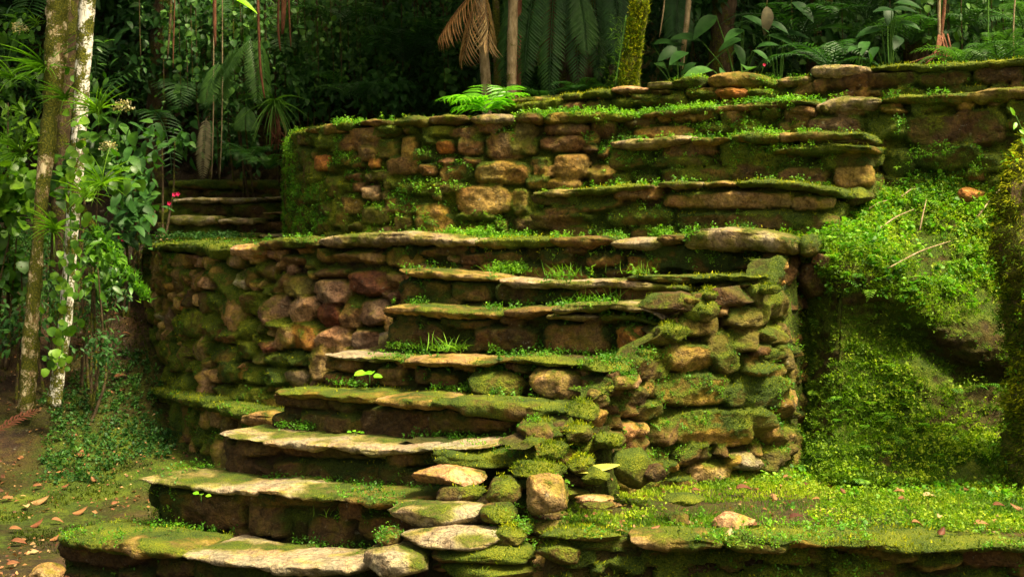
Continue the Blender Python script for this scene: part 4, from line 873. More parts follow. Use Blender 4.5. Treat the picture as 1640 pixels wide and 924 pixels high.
Yr5 = sY(6.40)
for k, (u0, u1, v0, v1, c, mo) in enumerate([(848, 954, 588, 643, 'tan', .25), (752, 846, 592, 637, 'green', .75)]):
    r = prock('facing_stone', u0, u1, v0, v1, float(Yr5((u0+u1)/2))-.10, .16, stairs, col=c, moss=mo, seed=k+40, rot=-.4, sq=2.8); keep('stairs0', r)
r = prock('facing_stone', 1000, 1045, 514, 570, float(sY(6.7)(1020))-.06, .16, stairs, col='orange', moss=.15, seed=47, rot=-.4, sq=3.5); keep('stairs0', r)

def loose(u0, u1, v0, v1, Y, th, c, mo, seed, label, **kw):
    o, *_ = prock('loose_rock', u0, u1, v0, v1, Y, th, None, col=c, moss=mo, seed=seed, **kw)
    return tag(o, label, 'rock', 'rocks lying on the ground')
loose(1150, 1224, 722, 752, 6.95, .09, 'grey', .35, 61, 'grey moss-flecked rock at the foot of the corner wall', rot=-.3)
loose(1142, 1208, 818, 852, 5.75, .08, 'pink', .12, 62, 'pale jagged rock lying in the grass near the front edge of the platform', sq=2.2, lump=.3)
loose(1072, 1106, 820, 842, 5.8, .06, 'brown', .45, 63, 'small round brown rock beside the pale jagged rock', rot=.3)
loose(975, 1052, 716, 778, 6.32, .10, 'green', .85, 64, 'tilted boulder thick with yellow moss behind the big fallen yellow leaf', tilt=-.5, sq=2.4)
loose(930, 978, 746, 774, 6.1, .08, 'green', .95, 65, 'low round moss cushion stone just under the big yellow leaf')
loose(1032, 1068, 742, 772, 6.3, .06, 'dark', .3, 66, 'small dark rock at the right foot of the tilted mossy boulder', sq=2.2)
loose(918, 985, 792, 806, 5.85, .07, 'pink', .2, 67, 'thin flaky pinkish stone flat on the ground right of the grey boulder', sq=2.2, lump=.3)
loose(930, 990, 802, 814, 5.78, .06, 'brown', .4, 68, 'thin brown stone flake under the pinkish flaky stone', sq=2.2, lump=.3)
loose(1534, 1578, 300, 327, 7.93, .07, 'orange', .25, 69, 'brown wedge of rock half sunk in the green bank under the upper wall', sq=2.8)
loose(1300, 1346, 404, 432, 7.42, .08, 'pink', .15, 70, 'pale pink rock where the bank meets the top of the corner wall', sq=2.8)
loose(1270, 1345, 418, 478, 7.50, .12, 'dark', .5, 71, 'dark mossy block wedged between the corner wall and the leafy bank', sq=3.2)
loose(1340, 1400, 300, 330, 7.85, .1, 'dark', .6, 72, 'dark mossy stone at the right end of the upper steps, beside the bank', sq=2.8)
loose(1060, 1130, 790, 808, 6.0, .08, 'green', .8, 73, 'flat green stone in the grass left of the red fallen leaves', sq=2.8)
loose(48, 100, 902, 935, 6.4, .1, 'tan', .4, 74, 'tan rock at the bottom left corner beside the lowest step', sq=2.8)


# ================================================================ MOSS FUZZ AND SMALL WEEDS ON THE STONE
def cat(key, dens, thr):
    Ps, Ns, Ms = [], [], []
    for V, Nn, mo in FZ.get(key, []):
        a, b, c = pick(V, Nn, mo, dens, thr); Ps.append(a); Ns.append(b); Ms.append(c)
    return np.concatenate(Ps), np.concatenate(Ns), np.concatenate(Ms)
ROOT = dict(lower=lower, upper=upper, top=top, stairs0=stairs, stairs1=stairs, bastion=bas, retain=ret, far=far)
for key, dens, thr, tb in (('lower', .30, .62, -.08), ('upper', .34, .62, 0), ('top', .4, .62, .15), ('stairs0', .24, .74, .05), ('stairs1', .34, .62, .05), ('bastion', .5, .76, -.08), ('retain', .6, .62, .0), ('far', .1, .7, -.1)):
    P, Nn, mo = cat(key, dens, thr)
    t = .26+.28*np.clip(Nn[:, 2], -.5, 1)+.60*fbm(P, 2.2, 3, 5)+.45*fbm(P, 11, 2, 6)+tb  # light from above put into the tint: upward faces paler, undersides darker
    fuzz('moss', P, Nn, L_MOSS, ROOT[key], .011, .0055, np.clip(t, 0, 1), per=2, droop=.1)
# leafy weeds: clumps rooted in the joints
def clumps(key, n, freq, thr, seed, lo=-9, hi=9, zlo=-9, zhi=9):
    P, Nn, mo = cat(key, 1.0, .45)
    w = (fbm(P, freq, 3, seed) > thr) & (P[:, 0] > lo) & (P[:, 0] < hi) & (P[:, 2] > zlo) & (P[:, 2] < zhi) & (Nn[:, 2] > -.2)
    P, Nn = P[w], Nn[w]
    if len(P) == 0: return P, Nn
    i = rng.choice(len(P), min(n, len(P)), replace=False); return P[i], Nn[i]
for key, n, freq, thr, h, lf, tb in (('upper', 5200, 3.0, .05, .03, .013, .6), ('stairs0', 2600, 3.0, .06, .03, .012, .40), ('stairs1', 2400, 3.2, .04, .028, .012, .6), ('top', 350, 3.5, .15, .02, .010, .6), ('bastion', 1200, 3.2, .10, .022, .011, .45), ('retain', 1100, 3.0, .0, .02, .012, .55), ('lower', 450, 3.2, .22, .025, .012, .3)):
    P, Nn = clumps(key, n, freq, thr, 77)
    lb = LB(); sprigs(lb, P, Nn, h, lf, 8, np.clip(tb+.5*fbm(P, 6, 2, 8), 0, 1)); lb.build('weeds', L_WEED, ROOT[key], 'stuff')
# weeds rooted along the back of each tread
def backline(s, z, u0, u1, n, h, lf, tint, lb, spread=.05, clump=.1):
    u = rng.uniform(u0, u1, n); Y = sY(s)(u)-np.abs(rng.normal(0, spread, n)); X = (u-U0)/F*Y
    P = np.stack([X, Y, np.full(n, z)], -1); w = fbm(P, 3.5, 3, int(s*50)) > .06; P = P[w]
    sprigs(lb, P, np.tile((0, 0, 1.), (len(P), 1)), h, lf, 9, tint)
lb = LB()
for s, z, u0, u1, n, h, lf, t in ((5.40, .20, 250, 600, 160, .025, .012, .35), (5.72, .42, 370, 700, 160, .025, .012, .4), (6.04, .62, 440, 860, 240, .03, .012, .4), (6.36, .82, 530, 900, 260, .03, .012, .55),
                                 (6.66, 1.0, 620, 1000, 260, .03, .011, .6), (6.95, 1.2, 650, 1050, 500, .04, .013, .7), (7.25, 1.4, 690, 1150, 900, .05, .014, .7), (7.60, 1.60, 700, 1200, 900, .05, .014, .7), (7.95, 1.88, 900, 1330, 260, .03, .012, .6), (8.3, 2.17, 1000, 1380, 200, .03, .012, .6)):
    backline(s+.06, z, u0, u1, n, h, lf, t, lb)
u = rng.uniform(470, 860, 500); Y = YT2(u)-.06-np.abs(rng.normal(0, .06, 500)); P = np.stack([(u-U0)/F*Y, Y, Y*0+1.58], -1)
sprigs(lb, P[u > 600], np.tile((0, 0, 1.), ((u > 600).sum(), 1)), .045, .014, 9, .65)
lb.build('weeds', L_WEED, stairs, 'stuff')
# grass tufts on the treads
lb = LB()
for (u, v, s, n, h) in ((935, 484, 6.98, 60, .07), (985, 482, 6.98, 50, .08), (715, 556, 6.62, 50, .07), (900, 436, 7.2, 50, .06), (800, 432, 7.2, 30, .05), (1020, 432, 7.2, 40, .05), (700, 375, 7.5, 30, .05), (540, 820, 5.5, 20, .04), (1005, 575, 6.5, 20, .04)):
    b = up(u, v, float(sY(s)(u))); b[2] -= .02
    P = b+rng.normal(0, 1, (n, 3))*np.array([.05, .02, .0]); D = rdir(n, 1.6); D[:, 2] = np.abs(D[:, 2])
    lb.leaves(T_STRAP, P, D, rdir(n, .2), h*rng.uniform(.6, 1.5, n), rng.uniform(.5, 1, n), wscale=.7)
lb.build('grass_tufts', L_WEED, stairs, 'stuff')
def tube(name, pts, rad, mat, parent=None, k=10, nz=0.0, seed=0, res=.05, attrs=None):
    pts = np.array(pts, float); n0 = len(pts); d = np.concatenate([[0], np.cumsum(np.linalg.norm(np.diff(pts, axis=0), axis=1))])
    n = max(4, int(d[-1]/res)); s = np.linspace(0, d[-1], n)
    # smooth curve through the points
    q = np.stack([np.interp(s, d, pts[:, i]) for i in range(3)], 1); r = np.interp(s, d, rad)
    w = max(1, n//(n0*2)); ker = np.hanning(2*w+3); ker /= ker.sum()
    if n > 6: q = np.stack([np.convolve(np.pad(q[:, i], w+1, mode='reflect', reflect_type='odd'), ker, 'valid') for i in range(3)], 1)
    t = np.gradient(q, axis=0); t /= np.linalg.norm(t, axis=1, keepdims=True)
    ref = np.array([0.0, 1, 0]) if abs(t[:, 1]).mean() < .8 else np.array([0, 0, 1.])
    a = np.cross(t, ref); a /= np.linalg.norm(a, axis=1, keepdims=True); b = np.cross(t, a)
    th = np.linspace(0, 2*np.pi, k, endpoint=False)
    R = r[:, None]*np.ones(k)[None]
    V = q[:, None]+a[:, None]*(R*np.cos(th))[..., None]+b[:, None]*(R*np.sin(th))[..., None]
    if nz:
        dirv = V-q[:, None]; dirv /= np.linalg.norm(dirv, axis=2, keepdims=True)
        V = V+dirv*(nz*R*(fbm(V*np.array([1, 1, .5]), 9, 3, seed)+.6*fbm(V, 30, 2, seed+1)))[..., None]
    V = V.reshape(-1, 3); f = gridfaces(n, k, True)
    i0 = len(V); V = np.concatenate([V, q[:1], q[-1:]]); j = np.arange(k)
    f3 = np.concatenate([np.stack([np.full(k, i0), (j+1) % k, j], -1), np.stack([np.full(k, i0+1), (n-1)*k+j, (n-1)*k+(j+1) % k], -1)])
    return mk(name, V, f, mat, parent, attrs, Fc2=f3)
B_GREEN = bark_material('green_stem', [(.3, (.02, .07, .01)), (.5, (.05, .13, .015)), (.7, (.09, .2, .02))], .1)
# the two-leaved seedling on the fifth step and a few others
def seedling(u, v, s, h, n, size, tpl, label, mat=L_LIME, nm='seedling'):
    b = up(u, v, float(sY(s)(u))) if s else up(u, v, 6.2)
    root = empty(nm, tuple(b), label=label, cat='small plant')
    for k in range(n):
        lb = LB()
        a = 2*np.pi*k/n+rng.uniform(0, 1); top_ = b+np.array([.02*math.cos(a), .02*math.sin(a), h*(.6+.4*k/max(1, n-1))])
        d = np.array([[math.cos(a), math.sin(a)*.6-.3, .15]]); lb.leaves(tpl, top_[None], d, np.array([[0, -.5, 1.]]), size*rng.uniform(.8, 1.2), rng.uniform(.5, 1))
        adopt(lb.build('leaf', mat), root)
    st = tube('stem', [b-np.array([0, 0, .01]), b+np.array([0, 0, h*.5]), b+np.array([0, 0, h])], [.0025, .002, .0015], B_GREEN, root, k=6)
seedling(592, 614, 6.30, .06, 4, .055, T_HEART, 'bright seedling with a few heart-shaped leaves on a middle step of the stairs')
seedling(322, 470+330, 5.36, .03, 3, .03, T_ROUND, 'tiny round-leaved seedling at the back of the lowest mossy step')
seedling(570, 697, 6.0, .02, 4, .025, T_ROUND, 'tiny seedling at the back of the tread, below the bright heart-leaved one')

# ================================================================ GROUND COVER ON THE PLATFORM AND THE BANK
# bank
w = (bN[:, 2] > -.3); gsh = fbm(bf, 3.2, 3, 71)+.5*fbm(bf*np.array([1, 1, 2.5]), 12, 2, 73)
topm = sstep(EYE-(505-VH)/F*7.6, EYE-(455-VH)/F*7.6, bf[:, 2])*np.ones(len(bf))
pr = np.clip((bm-.30)*1.3, .02, 1)*(.65+.35*topm+.35*(bf[:, 2] < .95))*np.clip(.6+gsh*1.6, .05, 1.5); pr[~w] *= .3
i = rng.choice(len(bf), 60000, p=pr/pr.sum()); 
fuzz('moss_on_bank', bf[i], bN[i], L_GRASS, None, .012, .007, np.clip(.35+.45*fbm(bf[i], 4, 3, 75)+.15*topm[i], 0, 1), per=3); mb = tag(bpy.data.objects['moss_on_bank'], kind='stuff')
lb = LB(); i = rng.choice(len(bf), 11000, p=(pr*(.30+topm)).astype(float)/(pr*(.30+topm)).sum())
sprigs(lb, bf[i]+rng.normal(0, .012, (len(i), 3)), bN[i], .035, rng.uniform(.006, .019, len(i)*8), 8, np.clip(.55+.6*fbm(bf[i], 3, 3, 76), 0, 1))
lb.build('bank_leaves', L_GRASS, None, 'stuff')
lb = LB(); i = rng.choice(len(bf), 1500, p=(pr*(topm)).astype(float)/(pr*topm).sum())
sprigs(lb, bf[i], bN[i], .055, rng.uniform(.008, .028, len(i)*7), 7, np.clip(.45+.6*fbm(bf[i], 3, 3, 79), 0, 1), T_ROUND)
i = rng.choice(len(bf), 420, p=(pr*(.25+topm)).astype(float)/(pr*(.25+topm)).sum())
for q in i: frond(lb, bf[q], rng.uniform(-3.1, 0), rng.uniform(.05, .13), rng.uniform(.2, 1.1), rng.uniform(.8, 1.8), 8, .035, .006, rng.uniform(.3, 1))
lb.build('bank_herbs', L_WEED, None, 'stuff')
# platform
def on_ground(X, Y):
    ix = np.clip(np.searchsorted(ax_, X)-1, 0, len(ax_)-2); iy = np.clip(np.searchsorted(ay_, Y)-1, 0, len(ay_)-2)
    fx = (X-ax_[ix])/(ax_[ix+1]-ax_[ix]); fy = (Y-ay_[iy])/(ay_[iy+1]-ay_[iy])
    return Z[iy, ix]*(1-fx)*(1-fy)+Z[iy, ix+1]*fx*(1-fy)+Z[iy+1, ix]*(1-fx)*fy+Z[iy+1, ix+1]*fx*fy
def gscatter(n, x0, x1, y0, y1, freq=1.6, thr=-1, seed=1):
    X = rng.uniform(x0, x1, n); Y = rng.uniform(y0, y1, n); P = np.stack([X, Y, on_ground(X, Y)], -1)
    return P[fbm(P*np.array([1, 1, 0]), freq, 3, seed) > thr]
UPV = np.array([[0, 0, 1.]])
P = gscatter(46000, .05, 3.6, 5.62, 8.0, 2.5, -.02, 81)
fuzz('platform_moss', P, np.tile(UPV, (len(P), 1)), L_GRASS, None, .014, .007, np.clip(.42+1.0*fbm(P, 2.2, 3, 82)+.4*fbm(P, 9, 2, 87), 0, 1), per=3); tag(bpy.data.objects['platform_moss'], kind='stuff')
lb = LB(); P = gscatter(6500, .05, 3.4, 5.66, 7.9, 2.0, -.02, 83); sprigs(lb, P, np.tile(UPV, (len(P), 1)), .025, .014, 8, np.clip(.6+.5*fbm(P, 3, 3, 84), 0, 1)); lb.build('platform_leaflets', L_GRASS, None, 'stuff')
lb = LB(); P = gscatter(2200, .1, 3.4, 5.7, 7.9, 2.4, .05, 88); sprigs(lb, P, np.tile(UPV, (len(P), 1)), .035, rng.uniform(.008, .024, len(P)*7), 7, np.clip(.6+.6*fbm(P, 3, 3, 89), 0, 1), T_ROUND); lb.build('platform_herbs', L_WEED, None, 'stuff')
lb = LB(); P = np.concatenate([gscatter(1500, .1, 3.2, 5.66, 7.9, 2.2, .0, 98), gscatter(5200, -4.8, -2.0, 6.6, 11.5, 1.5, -.03, 99)]); P[:, 2] += .012; n = len(P)
lb.leaves(T_OVALS, P, rdir(n, 0)*np.array([1, 1, .4]), rdir(n, 1.5), rng.uniform(.010, .028, n)*np.where(rng.uniform(0, 1, n) < .12, 1.9, 1), rng.uniform(0, .9, n)); lb.build('leaf_litter', L_DRY, None, 'stuff')
lb = LB(); P = np.concatenate([gscatter(2600, .6, 2.9, 5.75, 6.5, 1.5, -.05, 85), gscatter(500, .9, 3.2, 5.7, 7.2, 3, .05, 86)])
D = rdir(len(P), 1.5); D[:, 2] = np.abs(D[:, 2])+.2
lb.leaves(T_STRAP, P, D, rdir(len(P), .3), rng.uniform(.03, .08, len(P)), rng.uniform(.3, 1, len(P)), wscale=1.3*.06*np.ones(len(P))/.06*.06); 
lb.build('grass', L_WEED, None, 'stuff')
# left bank: thin moss and low plants between bare earth
P = gscatter(46000, -4.8, -1.6, 6.6, 12.4, 1.6, -.06, 91)
wgt = np.exp(-((P[:, 0]+2.8)**2/.5+(P[:, 1]-9.2)**2/3)); P = P[rng.uniform(0, 1, len(P)) < .35+.65*wgt]
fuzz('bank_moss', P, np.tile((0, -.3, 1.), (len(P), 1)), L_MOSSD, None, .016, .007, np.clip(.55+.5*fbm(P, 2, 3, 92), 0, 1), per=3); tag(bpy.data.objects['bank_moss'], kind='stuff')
lb = LB(); P = gscatter(9000, -5.4, -2.2, 8.8, 12.6, 1.8, -.05, 93); sprigs(lb, P, np.tile(UPV, (len(P), 1)), .05, .022, 8, np.clip(.4+.5*fbm(P, 3, 3, 94), 0, 1)); lb.build('ground_plants', L_DARK, None, 'stuff')

# ---- fallen leaves, each one its own
DRYT = [leaf_tpl('oval', 6, .5, .25, .3), leaf_tpl('oval', 6, .62, -.15, -.25), leaf_tpl('oval', 6, .4, .4, .5)]
T_FLAT = leaf_tpl('oval', 8, .36, .12, -.06)
def fleaf(u, v, Y, size, tint, ang, tilt, label, kind=0, group='fallen leaves on the ground', mat=L_DRY, lift=.012, cat_='fallen leaf'):
    p = up(u, v, Y)
    lb = LB(); d = np.array([[math.cos(ang), math.sin(ang)*.8, tilt]]); lb.leaves(T_FLAT if kind == 9 else DRYT[kind], np.zeros((1, 3)), d, np.array([[rng.normal(0, .25), -.35, 1.]]), size, tint)
    V = np.concatenate(lb.V); V[:, :3] -= V.mean(0)
    o = mk('fallen_leaf', V, np.concatenate(lb.F), mat, None, {'tint': np.concatenate(lb.T)})
    sm = o.modifiers.new('thickness', 'SOLIDIFY'); sm.thickness = .0012
    o.location = (float(p[0]), float(p[1]), float(p[2])+lift)
    return tag(o, label, cat_, group)
def gY(v, z): return (EYE-z)*F/(v-VH)
FL = [(1192, 785, .085, .22, .2, 'large maroon-brown leaf, curled, in front of the corner wall'), (1116, 788, .05, .35, .4, 'small reddish leaf left of the large maroon one'), (1292, 778, .05, .05, 1.2, 'dark curled leaf right of the large maroon one'),
      (1325, 727, .06, .2, .5, 'reddish leaf at the foot of the bank, left of a pale upright one'), (1346, 727, .05, .9, 1.5, 'pale upright leaf at the foot of the bank'), (1276, 831, .07, .02, .1, 'dark red crumpled leaf in the grass near the front edge'),
      (1464, 716, .06, .3, .8, 'brown leaf against the dark face of the bank'), (1475, 752, .05, .15, 2.2, 'small maroon leaf at the foot of the bank on the right'), (1490, 798, .08, .95, .2, 'long cream-coloured leaf lying in the grass at right'),
      (1448, 803, .06, .45, .1, 'tan leaf just left of the long cream one'), (1440, 790, .05, .7, 2.8, 'pale tan leaf behind the tan one at right'), (1545, 788, .06, .25, .4, 'red-brown leaf right of the long cream one'), (1600, 812, .06, .2, .1, 'red-brown leaf near the right edge of the picture'),
      (1628, 815, .06, .5, 2.9, 'tan leaf at the right edge of the picture'), (1470, 842, .06, .6, .3, 'light brown leaf near the front edge at right'), (1508, 855, .05, .1, 1.0, 'dark brown curled leaf near the front edge at right'), (1572, 842, .07, .7, .2, 'flat pale brown leaf near the front right corner'),
      (1168, 858, .05, .98, 1.2, 'cream leaf standing on the front edge of the platform'), (1262, 768, .06, .55, .2, 'tan leaf behind the maroon ones'), (1400, 770, .04, .8, .5, 'small cream leaf in mid platform'), (1240, 800, .04, .6, 1.8, 'small tan leaf between the maroon and the crumpled red leaf'),
      (1350, 790, .035, .3, 2.0, 'small brown leaf in the middle of the grass'), (1215, 845, .05, .3, .2, 'brown leaf beside the pale jagged rock'), (1505, 900-70, .05, .85, 1.1, 'cream curled leaf among dark ones at right'), (1050, 848, .04, .5, .3, 'small tan leaf above the front ledge stone')]
for u, v, sz, t, a, lab in FL: fleaf(u, v, gY(v, .42), sz, t, a, .1+rng.uniform(-.1, .4), lab, int(rng.integers(3)))
FLL = [(65, 803, .12, .75, .1, 'large yellow-brown leaf on the bare earth at left'), (129, 820, .10, .6, .1, 'tan oval leaf right of the large yellow-brown one'), (42, 812, .08, .85, 2.0, 'pale leaf left of the large yellow-brown one'), (98, 756, .07, .7, .1, 'light leaf on the earth below the standing orange one'),
       (129, 729, .09, .45, 1.6, 'orange leaf standing on edge on the mossy slope'), (24, 849, .07, .5, .2, 'brown leaf near the left edge by the lowest step'), (60, 840, .09, .35, .1, 'long red-brown leaf in front of the pale ones'), (92, 836, .07, .55, .3, 'brown leaf beside the long red-brown one'), (90, 862, .08, .6, .1, 'tan leaf at the end of the lowest step'),
       (193, 604, .10, .35, .5, 'big reddish leaf on the slope beside the white tree'), (176, 630, .06, .4, .3, 'small red-brown leaf under the big reddish one'), (196, 627, .07, .3, 1.5, 'dark red leaf right of the small red-brown one'), (145, 576, .08, .7, 1.9, 'orange leaf leaning on the foot of the white tree'), (178, 488, .07, .95, .1, 'pale yellow leaf high on the left slope'),
       (202, 536, .06, .5, .4, 'brown leaf on the upper left slope by the wall'), (184, 808, .05, .4, .9, 'brown leaf in the moss near the lowest step'), (221, 783+15, .05, .5, 1.4, 'tan leaf by the left end of the second step'), (20, 905, .06, .4, .3, 'brown leaf in the bottom left corner'), (105, 780, .05, .3, .3, 'small dark leaf above the tan oval leaf'), (12, 800, .07, .6, .2, 'tan leaf at the left edge of the picture'),
       (60, 780, .06, .4, .6, 'brown leaf behind the large yellow-brown one'), (150, 770, .05, .55, 2.5, 'small tan leaf in the moss left of the second step'), (30, 870, .08, .3, .15, 'red-brown leaf below the others at far left'), (120, 700, .05, .3, .7, 'small brown leaf high on the mossy slope')]
def hitY(u, v):
    Ys = np.linspace(5.5, 13, 600); z = EYE-(v-VH)/F*Ys; g = on_ground((u-U0)/F*Ys, Ys); k = np.where(z < g+.01)[0]
    return float(Ys[k[0]]) if len(k) else 11.0
for u, v, sz, t, a, lab in FLL: fleaf(u, v, hitY(u, v)-.02, sz, t, a, .1+rng.uniform(-.05, .3), lab, int(rng.integers(3)), 'fallen leaves on the left slope')
o = fleaf(960, 748, 6.18, .19, .5, .30, .10, 'big yellow-green leaf lying on the stones beside the lower steps', 9, None, L_YEL, -.005); 
if 'group' in o: del o['group']
# ================================================================ TREES AND JUNGLE
def nrm_(a): a = np.asarray(a, float); return a/np.linalg.norm(a)
def trunk(name, pix, Y, halfw, mat, parent, extra=None, nz=.25, seed=0, k=20):
    """pix: (u,v) from the foot upwards; halfw in photo px"""
    Ys = np.broadcast_to(Y, (len(pix),)); pts = [up(u, v, y) for (u, v), y in zip(pix, Ys)]
    rad = [h/F*y for h, y in zip(np.broadcast_to(halfw, (len(pix),)), Ys)]
    if extra is not None:
        for e, r in extra: pts.append(np.array(e, float)); rad.append(r)
    return tube(name, pts, rad, mat, parent, k=k, nz=nz, seed=seed, res=.03), np.array(pts)
def crown(parent, c, r, n, size, mat, seed=0, name='crown', tpl=None, tint=.4, nclump=26, limbs=None):
    g = np.random.default_rng(seed); lb = LB(); c = np.array(c, float); r = np.array(r, float)
    d = g.normal(0, 1, (nclump, 3)); d /= np.linalg.norm(d, axis=1, keepdims=True); cc = c+d*r*g.uniform(.3, .95, (nclump, 1))
    rr = g.uniform(.22, .42, nclump)*r.mean(); i = g.integers(0, nclump, n)
    dd = g.normal(0, 1, (n, 3)); dd /= np.linalg.norm(dd, axis=1, keepdims=True)
    P = cc[i]+dd*(rr[i]*g.uniform(.3, 1, n)**.5)[:, None]*np.array([1, 1, .7])
    D = dd*.6+np.array([0, 0, -.5])+g.normal(0, .5, (n, 3))
    lb.leaves(tpl or T_OVAL, P, D, dd*.3+np.array([0, 0, 1.])+g.normal(0, .3, (n, 3)), size*g.uniform(.6, 1.4, n), np.clip(tint+g.normal(0, .18, n)+g.normal(0, .15, nclump)[i], 0, 1))
    o = lb.build(name, mat, parent)
    if limbs is not None:
        for q in cc[:6]:
            m = (limbs+q)/2+np.array([0, 0, .2]); tube('limb', [limbs, m, q], [.045, .03, .012], B_BROWN, parent, k=8)
    return o
def plant(name, base, label, cat_, group=None): return empty(name, tuple(float(x) for x in base), label=label, cat=cat_, group=group)
def fernplant(base, n, L, tint, mat, label, group=None, az0=0, az1=2*np.pi, rise=(.7, 1.2), droop=(1.2, 2.0), leaf=.10, name='fern', cat_='fern', npair=20, hang=0., lw=.014, nm='frond', twist=0):
    root = plant(name, base, label, cat_, group)
    for k in range(n):
        lb = LB(); az = az0+(az1-az0)*(k+rng.uniform(.2, .8))/n
        frond(lb, np.array(base)+rng.normal(0, .015, 3)*np.array([1, 1, .3]), az, L*rng.uniform(.75, 1.15), rng.uniform(*rise), rng.uniform(*droop), npair, leaf*rng.uniform(.85, 1.15), lw, tint+rng.normal(0, .12), hang, twist+rng.normal(0, .15))
        adopt(lb.build(nm, mat), root)
    return root
def rosette(base, n, L, label, mat=None, tint=.6, name='bromeliad', cat_='bromeliad', group=None, facing=(0, -1, .4), w=.9, curl=1.0, grav=.0):
    root = plant(name, base, label, cat_, group); mat = mat or L_BRIGHT; lb = LB()
    f = nrm_(facing); a, b, _ = ortho(f[None]); a, b = a[0], b[0]
    th = rng.uniform(0, 2*np.pi, n); sp_ = rng.uniform(.3, 1.2, n)
    D = f[None]+(a[None]*np.cos(th)[:, None]+b[None]*np.sin(th)[:, None])*sp_[:, None]+np.array([0, 0, .35-grav])
    lb.leaves(T_STRAP, np.array(base)+rng.normal(0, .008, (n, 3)), D, np.tile(f, (n, 1))*.5+np.array([0, 0, 1.]), L*rng.uniform(.6, 1.1, n), np.clip(tint+rng.normal(0, .15, n), 0, 1), wscale=np.full(n, L*w))
    adopt(lb.build('leaves', mat), root); return root
def leafcloud(lb, c, r, n, size, tpl, tint, seed=0, down=.4, nclump=14, face=.5):
    g = np.random.default_rng(seed); c = np.array(c, float); r = np.array(r, float)
    cc = c+g.uniform(-1, 1, (nclump, 3))*r*.8; i = g.integers(0, nclump, n)
    P = cc[i]+g.normal(0, .33, (n, 3))*r.min()
    D = g.normal(0, .8, (n, 3)); D[:, 2] -= down; D[:, 1] -= .3
    U = g.normal(0, .35, (n, 3))+np.array([0, -face, 1.])
    lb.leaves(tpl, P, D, U, size*g.uniform(.55, 1.35, n), np.clip(tint+g.normal(0, .14, nclump)[i]+g.normal(0, .12, n), 0, 1))
def bush(u, v, Y, ru, rv, ry, n, size, mat, label, tpl=None, tint=.5, seed=0, group='shrubs at the forest edge', down=.4, nclump=14, name='shrub', foot=None, cat_='shrub', stems=2):
    c = up(u, v, Y); r = np.array([ru/F*Y, ry, rv/F*Y]); b = np.array([c[0], c[1], float(on_ground(np.array([c[0]]), np.array([c[1]]))[0])]) if foot is None else np.array(foot)
    root = plant(name, b, label, cat_, group); lb = LB(); leafcloud(lb, c, r, n, size, tpl or T_OVAL, tint, seed, down, nclump); adopt(lb.build('leaves', mat), root)
    for k in range(stems):
        e = c+rng.uniform(-.7, .7, 3)*r; m = (b+e)/2+rng.normal(0, .05, 3); s = tube('stem', [b+rng.normal(0, .02, 3)*np.array([1, 1, 0])-np.array([0, 0, .03]), m, e], [.012, .009, .004], B_BROWN, root, k=6)
    return root

B_PATCH = bark_material('patchy_bark', [(.34, (.06, .035, .015)), (.44, (.22, .15, .07)), (.54, (.55, .46, .28)), (.66, (.62, .54, .38))], .66)
# ---- white-barked tree and its mossy neighbours (left)
wt = plant('tree', up(93, 600, 9.4), 'slender tree with white peeling bark and patches of moss, left of the terrace wall', 'tree')
o, p = trunk('trunk', [(86, 650), (93, 600), (104, 520), (110, 440), (117, 350), (123, 260), (129, 170), (135, 80), (140, 0)], 9.4, [12, 11, 10.5, 10, 11, 11.5, 12, 13, 13], B_WHITE, wt, [((-2.72, 9.3, 4.2), .05), ((-2.6, 9.2, 5.6), .035)], nz=.18, seed=3)
crown(wt, (-2.8, 9.4, 6.3), (1.7, 1.8, .9), 2600, .16, L_DARK, 5, limbs=p[-1], nclump=30)
mt = plant('tree', up(45, 650, 9.9), 'thick mossy tree with a pale bare patch, at far left behind the white-barked tree', 'tree')
o, p = trunk('trunk', [(42, 660), (47, 560), (54, 470), (62, 380), (68, 300), (78, 210), (88, 110), (95, 0)], 9.55, [14, 12, 10, 10, 11, 13, 16, 18], B_PATCH, mt, [((-3.2, 9.9, 4.4), .09), ((-3.3, 9.9, 6.0), .06)], nz=.3, seed=7)
crown(mt, (-3.9, 10.2, 6.6), (1.9, 1.9, 1.0), 3000, .17, L_DARK, 6, limbs=p[-1], nclump=30)
mt2 = plant('tree', up(86, 640, 10.3), 'dark mossy trunk standing between the white tree and the thick mossy one', 'tree')
o, p = trunk('trunk', [(84, 660), (88, 560), (90, 420), (96, 280), (106, 140), (112, 0)], 10.3, [14, 11, 10, 11, 14, 15], B_BROWN, mt2, [((-3.1, 10.4, 4.6), .05)], nz=.25, seed=9)
crown(mt2, (-3.9, 11.4, 5.9), (1.6, 1.2, .9), 2200, .17, L_DARK, 16, limbs=p[-1])
# climbing plant on the white trunk
cl = plant('climbing_vine', up(92, 596, 9.3), 'climbing vine with heart-shaped leaves running up the white trunk', 'vine')
lb = LB(); n = 95; t = rng.uniform(0, 1, n); vv = 190+t*400; uu = np.interp(vv, [170, 260, 350, 440, 520, 600], [129, 123, 117, 110, 104, 93])+rng.normal(0, 14, n)
P = np.stack([(uu-U0)/F*9.3, np.full(n, 9.28)+rng.normal(0, .02, n), EYE-(vv-VH)/F*9.3], -1)
D = rng.normal(0, .5, (n, 3)); D[:, 2] -= .9; D[:, 1] -= .3
lb.leaves(T_HEART, P, D, np.tile((0, -1, .35), (n, 1))+rng.normal(0, .3, (n, 3)), rng.uniform(.035, .075, n), rng.uniform(.3, 1, n)); adopt(lb.build('leaves', L_BRIGHT), cl)
tube('stem', [up(98, 590, 9.31), up(103, 500, 9.3), up(114, 400, 9.3), up(112, 300, 9.3), up(128, 190, 9.3)], [.008, .007, .006, .005, .003], B_GREEN, cl, k=6)
